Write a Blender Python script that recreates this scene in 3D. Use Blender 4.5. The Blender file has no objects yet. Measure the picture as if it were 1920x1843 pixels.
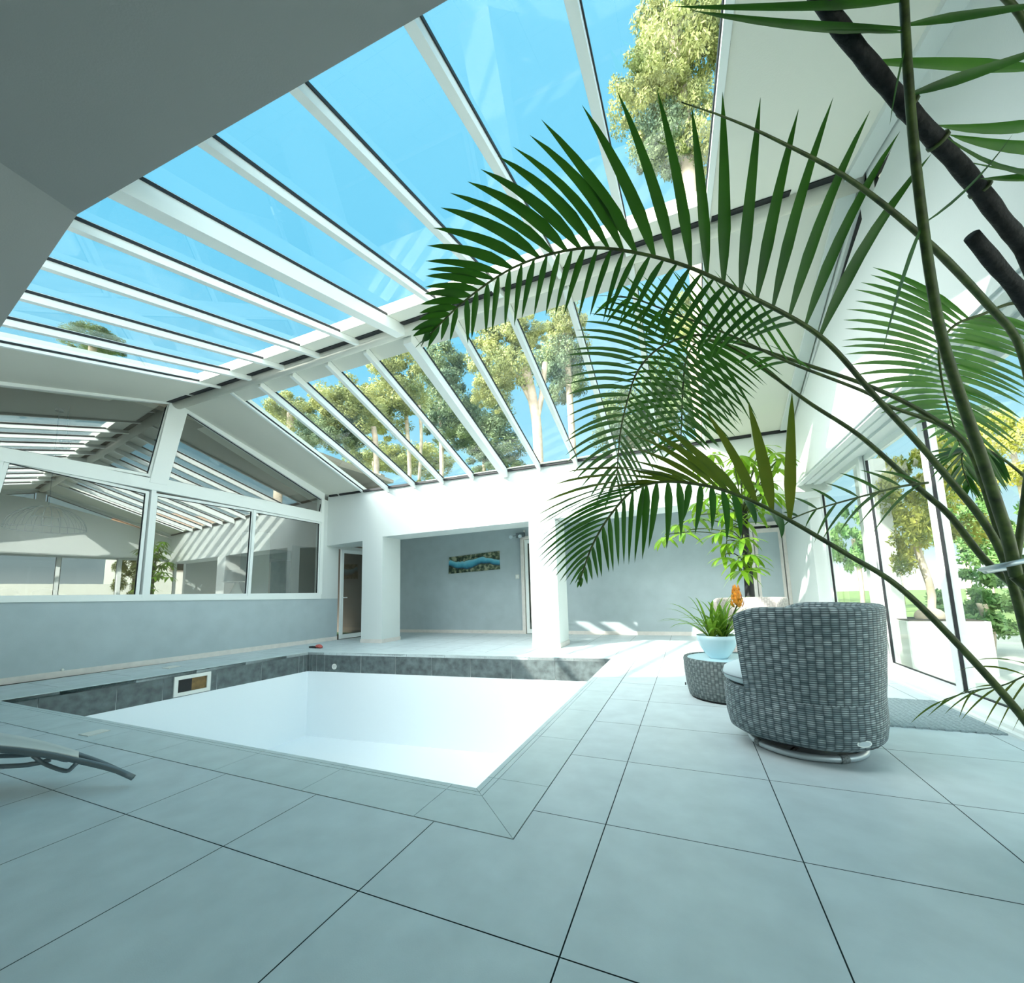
import bpy, math, random
from mathutils import Vector, Matrix
random.seed(7)
SC = bpy.context.scene
COL = SC.collection
PI = math.pi

# ------------------------------------------------------------------ camera
F, PX, PY = 785.163, 946.4, 1012.53
CAM = Vector((1.25, -1.384, 1.1258))


def _rodrigues(r):
    r = Vector(r)
    th = r.length
    return Matrix.Rotation(th, 3, r / th)


RW = _rodrigues((-0.1174, 0.4089, -0.0510)) @ Matrix(((1, 0, 0), (0, 0, -1), (0, 1, 0)))  # world -> (right, down, forward)
cam_data = bpy.data.cameras.new('camera')
cam = bpy.data.objects.new('camera', cam_data)
COL.objects.link(cam)
m3 = Matrix((RW[0], -RW[1], -RW[2])).transposed()
cam.matrix_world = Matrix.Translation(CAM) @ m3.to_4x4()
cam_data.sensor_fit = 'HORIZONTAL'
cam_data.sensor_width = 36
cam_data.lens = F / 1920 * 36
cam_data.shift_x = (960 - PX) / 1920
cam_data.shift_y = (PY - 921.5) / 1920
cam_data.clip_start = 0.05
cam_data.clip_end = 300
SC.camera = cam
RT = RW.transposed()


def ray(x, y):
    return RT @ Vector(((x - PX) / F, (y - PY) / F, 1.0))


def at_d(x, y, d):           # point seen at photo position x, y at forward distance d
    return CAM + ray(x, y) * d


def at_z(x, y, z=0.0):
    r = ray(x, y)
    return CAM + r * ((z - CAM.z) / r.z)


def at_x(x, y, X):
    r = ray(x, y)
    return CAM + r * ((X - CAM.x) / r.x)


def at_y(x, y, Y):
    r = ray(x, y)
    return CAM + r * ((Y - CAM.y) / r.y)


def at_pl(x, y, p, n):
    r = ray(x, y)
    return CAM + r * ((Vector(p) - CAM).dot(n) / r.dot(n))


# ------------------------------------------------------------------ materials
def new_mat(name):
    m = bpy.data.materials.new(name)
    m.use_nodes = True
    nt = m.node_tree
    nt.nodes.clear()
    out = nt.nodes.new('ShaderNodeOutputMaterial')
    return m, nt, out


def N(nt, typ, **kw):
    n = nt.nodes.new(typ)
    for k, v in kw.items():
        setattr(n, k, v)
    return n


def ramp(nt, fac, stops):
    r = N(nt, 'ShaderNodeValToRGB')
    el = r.color_ramp.elements
    while len(el) < len(stops):
        el.new(0.5)
    for e, (p, c) in zip(el, stops):
        e.position = p
        e.color = (*c, 1)
    nt.links.new(fac, r.inputs[0])
    return r.outputs[0]


def plain(name, col, rough=0.6, noise=0.0, scale=8.0, spec=0.4, bump=0.0, bscale=60.0, metal=0.0):
    m, nt, out = new_mat(name)
    b = N(nt, 'ShaderNodeBsdfPrincipled')
    b.inputs['Roughness'].default_value = rough
    b.inputs['Specular IOR Level'].default_value = spec
    b.inputs['Metallic'].default_value = metal
    nt.links.new(b.outputs[0], out.inputs[0])
    tc = N(nt, 'ShaderNodeTexCoord')
    if noise > 0:
        nz = N(nt, 'ShaderNodeTexNoise')
        nz.inputs['Scale'].default_value = scale
        nz.inputs['Detail'].default_value = 5
        nt.links.new(tc.outputs['Object'], nz.inputs['Vector'])
        lo = tuple(max(0, c * (1 - noise)) for c in col)
        hi = tuple(min(1, c * (1 + noise)) for c in col)
        nt.links.new(ramp(nt, nz.outputs['Fac'], [(0.3, lo), (0.7, hi)]), b.inputs['Base Color'])
    else:
        b.inputs['Base Color'].default_value = (*col, 1)
    if bump > 0:
        nz2 = N(nt, 'ShaderNodeTexNoise')
        nz2.inputs['Scale'].default_value = bscale
        nz2.inputs['Detail'].default_value = 3
        nt.links.new(tc.outputs['Object'], nz2.inputs['Vector'])
        bp = N(nt, 'ShaderNodeBump')
        bp.inputs['Strength'].default_value = bump
        bp.inputs['Distance'].default_value = 0.01
        nt.links.new(nz2.outputs['Fac'], bp.inputs['Height'])
        nt.links.new(bp.outputs[0], b.inputs['Normal'])
    return m


def glass_mat(name, tint, base, boost):
    m, nt, out = new_mat(name)
    tr = N(nt, 'ShaderNodeBsdfTransparent')
    tr.inputs[0].default_value = (*tint, 1)
    gl = N(nt, 'ShaderNodeBsdfGlossy')
    gl.inputs['Roughness'].default_value = 0.0
    gl.inputs[0].default_value = (0.95, 1, 0.98, 1)
    ge = N(nt, 'ShaderNodeNewGeometry')
    dp = N(nt, 'ShaderNodeVectorMath', operation='DOT_PRODUCT')
    nt.links.new(ge.outputs['Incoming'], dp.inputs[0])
    nt.links.new(ge.outputs['Normal'], dp.inputs[1])
    ab = N(nt, 'ShaderNodeMath', operation='ABSOLUTE')
    nt.links.new(dp.outputs['Value'], ab.inputs[0])
    om = N(nt, 'ShaderNodeMath', operation='SUBTRACT', use_clamp=True)
    om.inputs[0].default_value = 1.0
    nt.links.new(ab.outputs[0], om.inputs[1])
    pw = N(nt, 'ShaderNodeMath', operation='POWER')
    pw.inputs[1].default_value = 5.0
    nt.links.new(om.outputs[0], pw.inputs[0])
    mu = N(nt, 'ShaderNodeMath', operation='MULTIPLY_ADD', use_clamp=True)
    mu.inputs[1].default_value = boost
    mu.inputs[2].default_value = base
    nt.links.new(pw.outputs[0], mu.inputs[0])
    mx = N(nt, 'ShaderNodeMixShader')
    nt.links.new(mu.outputs[0], mx.inputs[0])
    nt.links.new(tr.outputs[0], mx.inputs[1])
    nt.links.new(gl.outputs[0], mx.inputs[2])
    nt.links.new(mx.outputs[0], out.inputs[0])
    return m


def leaf_mat(name, c1, c2, trans=0.35, rough=0.4, scale=6.0, tcol=None):
    m, nt, out = new_mat(name)
    tc = N(nt, 'ShaderNodeTexCoord')
    nz = N(nt, 'ShaderNodeTexNoise')
    nz.inputs['Scale'].default_value = scale
    nz.inputs['Detail'].default_value = 4
    nt.links.new(tc.outputs['Object'], nz.inputs['Vector'])
    colr = ramp(nt, nz.outputs['Fac'], [(0.32, c1), (0.68, c2)])
    b = N(nt, 'ShaderNodeBsdfPrincipled')
    b.inputs['Roughness'].default_value = rough
    b.inputs['Specular IOR Level'].default_value = 0.35
    nt.links.new(colr, b.inputs['Base Color'])
    t = N(nt, 'ShaderNodeBsdfTranslucent')
    if tcol:
        t.inputs[0].default_value = (*tcol, 1)
    else:
        nt.links.new(colr, t.inputs[0])
    mx = N(nt, 'ShaderNodeMixShader')
    mx.inputs[0].default_value = trans
    nt.links.new(b.outputs[0], mx.inputs[1])
    nt.links.new(t.outputs[0], mx.inputs[2])
    nt.links.new(mx.outputs[0], out.inputs[0])
    return m


def wicker_mat(name, dark, mid, light, col_w=0.045, strand=0.0105):
    m, nt, out = new_mat(name)
    uv = N(nt, 'ShaderNodeUVMap')
    sep = N(nt, 'ShaderNodeSeparateXYZ')
    nt.links.new(uv.outputs[0], sep.inputs[0])

    def M(op, a, b=None, c=None):
        n = N(nt, 'ShaderNodeMath', operation=op)
        for i, v in enumerate((a, b, c)):
            if v is None:
                continue
            if isinstance(v, (int, float)):
                n.inputs[i].default_value = v
            else:
                nt.links.new(v, n.inputs[i])
        return n.outputs[0]
    u = M('DIVIDE', sep.outputs[0], col_w)
    ui = M('FLOOR', u)
    uf = M('FRACT', u)
    par = M('MULTIPLY', M('MODULO', ui, 2.0), 0.5)
    v = M('DIVIDE', sep.outputs[1], strand)
    vi = M('FLOOR', v)
    vf = M('FRACT', v)
    blk = M('FRACT', M('ADD', M('DIVIDE', v, 6.0), par))           # groups of six strands, shifted in every other column
    hump_u = M('SINE', M('MULTIPLY', uf, PI))
    hump_v = M('SINE', M('MULTIPLY', vf, PI))
    hump_b = M('SINE', M('MULTIPLY', blk, PI))
    h = M('MULTIPLY', M('POWER', hump_v, 0.9), M('POWER', hump_u, 0.35))
    over = M('ADD', 0.35, M('MULTIPLY', M('POWER', hump_b, 0.6), 0.65))
    h2 = M('MULTIPLY', h, over)
    wn = N(nt, 'ShaderNodeTexWhiteNoise', noise_dimensions='2D')
    cb = N(nt, 'ShaderNodeCombineXYZ')
    nt.links.new(ui, cb.inputs[0])
    nt.links.new(vi, cb.inputs[1])
    nt.links.new(cb.outputs[0], wn.inputs['Vector'])
    rnd = wn.outputs['Value']
    base = ramp(nt, rnd, [(0.0, mid), (0.55, tuple(0.5 * (a + b) for a, b in zip(mid, light))), (1.0, light)])
    mx = N(nt, 'ShaderNodeMix', data_type='RGBA')
    mx.inputs['A'].default_value = (*dark, 1)
    nt.links.new(M('MINIMUM', M('POWER', M('MULTIPLY', h2, 1.15), 1.5), 1.0), mx.inputs['Factor'])
    nt.links.new(base, mx.inputs['B'])
    b = N(nt, 'ShaderNodeBsdfPrincipled')
    b.inputs['Roughness'].default_value = 0.5
    nt.links.new(mx.outputs['Result'], b.inputs['Base Color'])
    bp = N(nt, 'ShaderNodeBump')
    bp.inputs['Strength'].default_value = 0.9
    bp.inputs['Distance'].default_value = 0.006
    nt.links.new(h2, bp.inputs['Height'])
    nt.links.new(bp.outputs[0], b.inputs['Normal'])
    nt.links.new(b.outputs[0], out.inputs[0])
    return m


M_white = plain('white_paint', (0.72, 0.76, 0.735), 0.75, bump=0.08, bscale=90)
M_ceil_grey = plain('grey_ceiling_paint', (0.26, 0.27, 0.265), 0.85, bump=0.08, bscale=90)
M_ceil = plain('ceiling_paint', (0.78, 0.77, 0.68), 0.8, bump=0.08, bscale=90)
M_blue = plain('grey_blue_paint', (0.45, 0.525, 0.545), 0.8, noise=0.05, scale=3, bump=0.1, bscale=120)
M_frame = plain('white_frame', (0.88, 0.91, 0.88), 0.35)
M_alu = plain('pale_aluminium', (0.70, 0.74, 0.73), 0.45)
M_gasket = plain('black_gasket', (0.012, 0.014, 0.016), 0.6)
M_tile = plain('grey_stone_tile', (0.62, 0.69, 0.705), 0.42, noise=0.07, scale=5, spec=0.35, bump=0.05, bscale=200)
M_tile2 = plain('pale_stone_tile', (0.60, 0.68, 0.68), 0.45, noise=0.06, scale=6, spec=0.35)
M_grout = plain('dark_grout', (0.035, 0.06, 0.06), 0.9)
M_skirt = plain('pale_skirting_tile', (0.76, 0.71, 0.66), 0.6, noise=0.06, scale=10)
M_band = plain('slate_pool_tile', (0.11, 0.135, 0.135), 0.5, noise=0.4, scale=9, spec=0.4)
M_bandgrout = plain('pale_grout', (0.55, 0.58, 0.56), 0.8)
M_liner = plain('white_pool_liner', (0.88, 0.93, 0.95), 0.6)
M_glass_roof = glass_mat('roof_glass', (0.93, 0.97, 0.98), 0.05, 0.8)
M_glass_win = glass_mat('window_glass', (0.86, 0.88, 0.84), 0.29, 0.7)
M_glass_door = glass_mat('door_glass', (0.90, 0.95, 0.92), 0.06, 0.8)
M_glass_dark = glass_mat('smoked_door_glass', (0.35, 0.33, 0.27), 0.10, 0.8)
M_wicker = wicker_mat('grey_wicker', (0.022, 0.042, 0.050), (0.17, 0.235, 0.255), (0.46, 0.53, 0.55), 0.045, 0.013)
M_cushion = plain('pale_blue_cushion', (0.62, 0.72, 0.75), 0.85, bump=0.1, bscale=300)
M_metal = plain('grey_metal', (0.18, 0.22, 0.24), 0.4, metal=0.3)
M_silver = plain('silver_tube', (0.55, 0.62, 0.65), 0.35, metal=0.4)
M_dark = plain('near_black', (0.012, 0.013, 0.014), 0.6)
M_palm = leaf_mat('palm_leaf', (0.006, 0.028, 0.006), (0.028, 0.095, 0.012), 0.28, 0.38, 5, (0.06, 0.22, 0.012))
M_palm2 = leaf_mat('pale_palm_leaf', (0.015, 0.065, 0.012), (0.06, 0.16, 0.02), 0.32, 0.4, 5, (0.10, 0.32, 0.02))
M_palm3 = leaf_mat('yellowing_palm_leaf', (0.02, 0.08, 0.01), (0.15, 0.14, 0.018), 0.32, 0.45, 4, (0.22, 0.30, 0.02))
M_stem = plain('green_palm_stem', (0.05, 0.075, 0.014), 0.5, noise=0.6, scale=25)
M_cane = plain('dark_palm_cane', (0.010, 0.010, 0.010), 0.75, noise=0.7, scale=40, bump=0.5, bscale=60)
M_scheff = leaf_mat('umbrella_leaf', (0.03, 0.14, 0.012), (0.22, 0.38, 0.03), 0.45, 0.35, 7, (0.30, 0.50, 0.03))
M_brom = leaf_mat('bromeliad_leaf', (0.02, 0.12, 0.012), (0.20, 0.36, 0.03), 0.3, 0.35, 20, (0.3, 0.5, 0.05))
M_orange = plain('orange_bract', (0.75, 0.28, 0.03), 0.5, noise=0.4, scale=40)
M_bowl = plain('pale_blue_ceramic', (0.55, 0.74, 0.80), 0.25)
M_soil = plain('dark_soil', (0.05, 0.035, 0.02), 0.95)
M_bark = plain('pale_pine_bark', (0.50, 0.40, 0.30), 0.9, noise=0.35, scale=3)
M_needle = leaf_mat('pine_needles', (0.10, 0.14, 0.05), (0.46, 0.47, 0.18), 0.25, 0.8, 1.1)
M_needle2 = leaf_mat('dark_pine_needles', (0.05, 0.10, 0.07), (0.24, 0.30, 0.14), 0.25, 0.8, 1.1)
M_shrub = leaf_mat('garden_shrub', (0.05, 0.16, 0.03), (0.30, 0.46, 0.16), 0.3, 0.5, 2.0)
M_yellow = leaf_mat('olive_tree_leaf', (0.16, 0.20, 0.03), (0.62, 0.56, 0.12), 0.3, 0.6, 2.5)
M_paving = plain('pale_paving', (0.46, 0.46, 0.41), 0.8, noise=0.12, scale=1.5)
M_lawn = plain('garden_lawn', (0.14, 0.20, 0.06), 0.95, noise=0.4, scale=2)
M_render = plain('white_render', (0.62, 0.61, 0.56), 0.9)
M_terra = plain('terracotta', (0.45, 0.24, 0.14), 0.9)
M_taupe = plain('taupe_wall', (0.26, 0.23, 0.18), 0.85)
M_wood = plain('dark_wood', (0.07, 0.05, 0.035), 0.5, noise=0.4, scale=6)
M_mat = plain('grey_doormat', (0.33, 0.40, 0.41), 0.95, noise=0.25, scale=60, bump=0.6, bscale=400)
M_sling = plain('pale_mesh_sling', (0.66, 0.68, 0.65), 0.8, noise=0.0)
M_red = plain('pinkish_red', (0.55, 0.12, 0.10), 0.6, noise=0.3, scale=60)
M_plastic = plain('white_plastic', (0.80, 0.80, 0.74), 0.4)
M_brown = plain('brown_cavity', (0.20, 0.12, 0.04), 0.6, noise=0.4, scale=12)
M_wicker_sunlit = wicker_mat('sunlit_wicker', (0.30, 0.27, 0.25), (0.55, 0.50, 0.46), (0.70, 0.64, 0.60))  # lit copy of the grey wicker, sunshine put into the colour


# ------------------------------------------------------------------ mesh building
class MB:
    def __init__(s):
        s.v, s.f, s.uv = [], [], {}

    def poly(s, pts, uvs=None):
        i = len(s.v)
        s.v += [tuple(p) for p in pts]
        s.f.append(tuple(range(i, i + len(pts))))
        if uvs:
            s.uv[len(s.f) - 1] = uvs

    def faces(s, pts, fs):
        i = len(s.v)
        s.v += [tuple(p) for p in pts]
        s.f += [tuple(i + k for k in f) for f in fs]

    def hexa(s, lo, hi):      # eight corners: lo ring of 4, hi ring of 4
        s.faces(list(lo) + list(hi), [(3, 2, 1, 0), (4, 5, 6, 7), (0, 1, 5, 4), (1, 2, 6, 5), (2, 3, 7, 6), (3, 0, 4, 7)])

    def box(s, x0, x1, y0, y1, z0, z1):
        s.hexa([(x0, y0, z0), (x1, y0, z0), (x1, y1, z0), (x0, y1, z0)],
               [(x0, y0, z1), (x1, y0, z1), (x1, y1, z1), (x0, y1, z1)])

    def prism(s, pts, off):   # polygon pushed along off
        off = Vector(off)
        n = len(pts)
        a = [Vector(p) for p in pts]
        b = [p + off for p in a]
        fs = [tuple(range(n))[::-1], tuple(range(n, 2 * n))]
        for k in range(n):
            j = (k + 1) % n
            fs.append((k, j, n + j, n + k))
        s.faces(a + b, fs)

    def bar(s, a, b, w, h, up=(0, 0, 1)):
        a, b = Vector(a), Vector(b)
        d = (b - a).normalized()
        sd = d.cross(Vector(up)).normalized()
        u = sd.cross(d).normalized()
        r = [(-w / 2, -h / 2), (w / 2, -h / 2), (w / 2, h / 2), (-w / 2, h / 2)]
        s.hexa([a + sd * p + u * q for p, q in r], [b + sd * p + u * q for p, q in r])

    def tube(s, pts, rad, n=8, closed=False):
        pts = [Vector(p) for p in pts]
        m = len(pts)
        rr = rad if isinstance(rad, (list, tuple)) else [rad] * m
        base = len(s.v)
        prev = None
        for i, p in enumerate(pts):
            if closed:
                t = pts[(i + 1) % m] - pts[i - 1]
            else:
                t = pts[min(i + 1, m - 1)] - pts[max(i - 1, 0)]
            if t.length < 1e-9:
                t = Vector((0, 0, 1))
            t.normalize()
            if prev is None:
                a = t.cross(Vector((0, 0, 1)))
                if a.length < 0.1:
                    a = t.cross(Vector((1, 0, 0)))
            else:
                a = prev - t * prev.dot(t)
            a.normalize()
            prev = a
            b = t.cross(a)
            for k in range(n):
                an = 2 * PI * k / n
                s.v.append(tuple(p + (a * math.cos(an) + b * math.sin(an)) * rr[i]))
        for i in range(m if closed else m - 1):
            j = (i + 1) % m
            for k in range(n):
                l = (k + 1) % n
                s.f.append((base + i * n + k, base + i * n + l, base + j * n + l, base + j * n + k))
        if not closed:
            s.f.append(tuple(base + k for k in range(n))[::-1])
            s.f.append(tuple(base + (m - 1) * n + k for k in range(n)))

    def lathe(s, prof, c=(0, 0, 0), n=32, cap=True):
        base = len(s.v)
        m = len(prof)
        for r, z in prof:
            for k in range(n):
                an = 2 * PI * k / n
                s.v.append((c[0] + r * math.cos(an), c[1] + r * math.sin(an), c[2] + z))
        for i in range(m - 1):
            for k in range(n):
                l = (k + 1) % n
                s.f.append((base + i * n + k, base + i * n + l, base + (i + 1) * n + l, base + (i + 1) * n + k))
        if cap:
            s.f.append(tuple(base + k for k in range(n))[::-1])
            s.f.append(tuple(base + (m - 1) * n + k for k in range(n)))

    def ellipsoid(s, c, rx, ry, rz, n=14, m=8):
        prof = [(math.sin(PI * i / m), -math.cos(PI * i / m)) for i in range(m + 1)]
        base = len(s.v)
        for r, z in prof:
            for k in range(n):
                an = 2 * PI * k / n
                s.v.append((c[0] + rx * r * math.cos(an), c[1] + ry * r * math.sin(an), c[2] + rz * z))
        for i in range(m):
            for k in range(n):
                l = (k + 1) % n
                s.f.append((base + i * n + k, base + i * n + l, base + (i + 1) * n + l, base + (i + 1) * n + k))

    def build(s, name, mat, parent=None, smooth=False, origin=None):
        me = bpy.data.meshes.new(name)
        o = Vector(origin) if origin is not None else Vector((0, 0, 0))
        me.from_pydata([tuple(Vector(p) - o) for p in s.v], [], s.f)
        if s.uv:
            ul = me.uv_layers.new(name='UVMap')
            for fi, uvs in s.uv.items():
                for li, uvc in zip(me.polygons[fi].loop_indices, uvs):
                    ul.data[li].uv = uvc
        me.materials.append(mat)
        if smooth:
            me.polygons.foreach_set('use_smooth', [True] * len(me.polygons))
        me.validate()
        me.update()
        ob = bpy.data.objects.new(name, me)
        COL.objects.link(ob)
        ob.location = o
        if parent is not None:
            ob.parent = parent
            if origin is None:
                ob.location = -parent.location if parent.parent is None else Vector((0, 0, 0))
            else:
                ob.location = o - parent.location
        return ob


def tag(o, label, cat, group=None, kind=None):
    o['label'] = label
    o['category'] = cat
    if group:
        o['group'] = group
    if kind:
        o['kind'] = kind
    return o


def struct(o, label, cat, group=None):
    return tag(o, label, cat, group, 'structure')


def thing(name, loc, label, cat, group=None):
    o = bpy.data.objects.new(name, None)
    o.location = loc
    o.empty_display_size = 0.1
    COL.objects.link(o)
    return tag(o, label, cat, group)


def lerp(a, b, t):
    return a + (b - a) * t


def smooth_path(pts, n):
    """Catmull-Rom through pts, n samples"""
    pts = [Vector(p) for p in pts]
    if len(pts) == 2:
        return [pts[0].lerp(pts[1], i / (n - 1)) for i in range(n)]
    ext = [pts[0] * 2 - pts[1]] + pts + [pts[-1] * 2 - pts[-2]]
    L = [0]
    for a, b in zip(pts, pts[1:]):
        L.append(L[-1] + max((b - a).length, 1e-6))
    out = []
    for i in range(n):
        s = L[-1] * i / (n - 1)
        k = 0
        while k < len(pts) - 2 and s > L[k + 1]:
            k += 1
        t = (s - L[k]) / (L[k + 1] - L[k])
        p0, p1, p2, p3 = ext[k:k + 4]
        out.append(0.5 * ((2 * p1) + (p2 - p0) * t + (2 * p0 - 5 * p1 + 4 * p2 - p3) * t * t + (3 * p1 - p0 - 3 * p2 + p3) * t ** 3))
    return out


# ------------------------------------------------------------------ plan of the room (metres)
def XL(y):                      # left wall
    return -7.824 + 0.0831 * (y - 1.392)


def YF(x):                      # front face of the columns and their beam
    return 6.8 + 0.0104 * (x + 6.2)


def YB(x):                      # grey back wall of the alcove
    return 9.3 + 0.04 * (x + 6.7)


XR = 3.42                       # sliding doors on the right
XG = 3.02                       # upper right wall
RY, RZ = 3.24, 4.96             # ridge
SN, SF = 0.25, -0.33


def ZN(y):
    return RZ + SN * (y - RY)


def ZF(y):
    return RZ + SF * (y - RY)


YBACK = -4.2


def clip(poly, a, b, keep_left=True):
    """Sutherland-Hodgman in plan; keep the left of a->b"""
    out = []
    def side(p):
        v = (b[0] - a[0]) * (p[1] - a[1]) - (b[1] - a[1]) * (p[0] - a[0])
        return v if keep_left else -v
    n = len(poly)
    for i in range(n):
        p, q = poly[i], poly[(i + 1) % n]
        sp, sq = side(p), side(q)
        if sp >= 0:
            out.append(p)
        if (sp >= 0) != (sq >= 0):
            t = sp / (sp - sq)
            out.append((p[0] + (q[0] - p[0]) * t, p[1] + (q[1] - p[1]) * t))
    return out


# pool outline, anticlockwise: near right, far right, far left, near left
POOL = [(0.033, 0.92), (0.0, 5.82), (-6.11, 5.18), (-6.40, 0.955)]


def offset_poly(P, d):
    n = len(P)
    res = []
    for i in range(n):
        a, b, c = Vector(P[i - 1]), Vector(P[i]), Vector(P[(i + 1) % n])
        n1 = Vector(((b - a).y, -(b - a).x)).normalized()
        n2 = Vector(((c - b).y, -(c - b).x)).normalized()
        k = (n1 + n2).normalized()
        res.append(tuple(b + k * (d / k.dot(n1))))
    return res


COPE = offset_poly(POOL, 0.389)
COPE_GAP = offset_poly(POOL, 0.395)

# ---- floor: stone tiles over dark grout
fl = MB()
G = 0.0025
tiles = []
x0, y0, S = 0.0, 0.0, 0.8
for i in range(-12, 6):
    for j in range(-6, 13):
        tiles.append([(x0 + i * S + G, y0 + j * S + G), (x0 + (i + 1) * S - G, y0 + j * S + G),
                      (x0 + (i + 1) * S - G, y0 + (j + 1) * S - G), (x0 + i * S + G, y0 + (j + 1) * S - G)])
bounds = [((XL(-5), -5), (XL(11), 11), False), ((XR - 0.03, -5), (XR - 0.03, 11), True),
          ((-9, YB(-9) + 0.02), (4, YB(4) + 0.02), False), ((-9, YBACK), (4, YBACK), True)]
for t in tiles:
    for a, b, k in bounds:
        if t:
            t = clip(t, a, b, k)
    rest = t
    for k in range(4):
        if not rest or len(rest) < 3:
            break
        a, b = COPE_GAP[k], COPE_GAP[(k + 1) % 4]
        outp = clip(rest, a, b, False)
        rest = clip(rest, a, b, True)
        if len(outp) >= 3:
            fl.poly([(p[0], p[1], 0.0) for p in outp])
floor = fl.build('floor', M_tile)
struct(floor, 'pale grey stone tile deck around the empty pool', 'floor')
gb = MB()
big = [(-8.6, YBACK - 0.2), (XR + 0.15, YBACK - 0.2), (XR + 0.15, 10.2), (-8.6, 10.2)]
rest = big
for k in range(4):
    a, b = POOL[k], POOL[(k + 1) % 4]
    outp = clip(rest, a, b, False)
    rest = clip(rest, a, b, True)
    gb.prism([(p[0], p[1], -0.12) for p in outp], (0, 0, 0.114))
struct(gb.build('floor_bed', M_grout), 'dark grout bed showing in the joints of the deck', 'floor')

# ---- coping
cp = MB()
rings = [(0.0, 0.036), (0.040, 0.072), (0.076, 0.389)]
for k in range(4):
    j = (k + 1) % 4
    a, b = Vector(POOL[k]), Vector(POOL[j])
    L = (b - a).length
    d = (b - a) / L
    # joints measured from one end of every side
    start = {0: 0.157, 1: 0.62, 2: 0.5, 3: 0.62}[k]
    joints = [start + 0.802 * q for q in range(20) if start + 0.802 * q < L - 0.1]
    if k == 3:
        joints = [L - 0.158 - 0.804 * q for q in range(8)][::-1]
        joints = [q for q in joints if q > 0.2]
    cuts = [None] + joints + [None]
    for r0, r1 in rings:
        A, B = offset_poly(POOL, r0), offset_poly(POOL, r1)
        quad = [tuple(A[k]), tuple(B[k]), tuple(B[j]), tuple(A[j])]
        ctr_shr = []
        for q in range(len(cuts) - 1):
            pl = quad
            nrm = Vector((d.y, -d.x))
            if cuts[q] is not None:
                o = a + d * (cuts[q] + 0.002)
                pl = clip(pl, tuple(o), tuple(o + nrm), True)
            else:                                   # mitre joint
                o = Vector(A[k]) + d * 0.002
                e = Vector(B[k]) + d * 0.002
                pl = clip(pl, tuple(o), tuple(e), True)
            if cuts[q + 1] is not None:
                o = a + d * (cuts[q + 1] - 0.002)
                pl = clip(pl, tuple(o), tuple(o + nrm), False)
            else:
                o = Vector(A[j]) - d * 0.002
                e = Vector(B[j]) - d * 0.002
                pl = clip(pl, tuple(o), tuple(e), False)
            if len(pl) >= 3:
                cp.prism([(p[0], p[1], -0.055) for p in pl], (0, 0, 0.056))
struct(cp.build('trim_1', M_tile2), 'grooved stone coping running round the pool edge', 'coping')

# ---- pool shell
BZ0, BZ1, PZ = -0.055, -0.385, -1.66
P3 = lambda p, z: (p[0], p[1], z)
lin = MB()
IN = offset_poly(POOL, -0.012)
for k in range(4):
    j = (k + 1) % 4
    lin.poly([P3(IN[k], BZ1), P3(IN[j], BZ1), P3(IN[j], PZ), P3(IN[k], PZ)])
    lin.poly([P3(POOL[k], BZ1), P3(POOL[j], BZ1), P3(IN[j], BZ1), P3(IN[k], BZ1)])
lin.poly([P3(p, PZ) for p in IN])
# low bench along the near side
b0 = [IN[3], IN[0]]
nb = offset_poly(POOL, -0.55)
lin.hexa([P3(IN[3], PZ), P3(IN[0], PZ), (IN[0][0], nb[0][1], PZ), (IN[3][0] + 0.03, nb[3][1], PZ)],
         [P3(IN[3], -0.95), P3(IN[0], -0.95), (IN[0][0], nb[0][1], -0.95), (IN[3][0] + 0.03, nb[3][1], -0.95)])
struct(lin.build('pool_basin', M_liner), 'white basin of the empty pool', 'pool')

band = MB()
bgr = MB()
for k in range(4):
    j = (k + 1) % 4
    a, b = Vector(POOL[k]), Vector(POOL[j])
    L = (b - a).length
    d = (b - a) / L
    nin = Vector((-d.y, d.x))
    bgr.poly([P3(a, BZ0), P3(b, BZ0), P3(b, BZ1), P3(a, BZ1)])
    if k == 1:
        js = [0.12, 0.16] + [0.95 + 0.78 * q for q in range(6)] + [L - 0.42, L - 0.22, L - 0.12, L - 0.04]
    elif k == 2:
        js = [0.04, 0.12, 0.22] + [1.0, 1.78, 2.56] + [3.12, 3.9]
    else:
        js = [0.8 * q for q in range(1, 9) if 0.8 * q < L - 0.1]
    js = [0] + js + [L]
    for q in range(len(js) - 1):
        p, r = a + d * (js[q] + 0.004), a + d * (js[q + 1] - 0.004)
        if (r - p).length < 0.01:
            continue
        o = nin * 0.006
        band.poly([P3(p + o, BZ0), P3(r + o, BZ0), P3(r + o, BZ1), P3(p + o, BZ1)])
struct(band.build('trim_2', M_band), 'dark slate tile band below the pool coping', 'tile band')
struct(bgr.build('trim_3', M_bandgrout), 'pale grout lines between the slate pool tiles', 'grout')

# ---- left wall: lower grey blue part, white margins, gable glazing
def LP(y, z, off=0.0):          # point on the left wall, off = out into the room
    return Vector((XL(y) + off, y, z))


def lw(name, pts, mat, off=0.0, th=0.1, parent=None):
    b = MB()
    b.prism([LP(y, z, off) for y, z in pts], (-th, 0, 0))
    return b.build(name, mat, parent)


def sillz(y):
    return 1.169 - 0.0154 * (y - 1.294)


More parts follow.
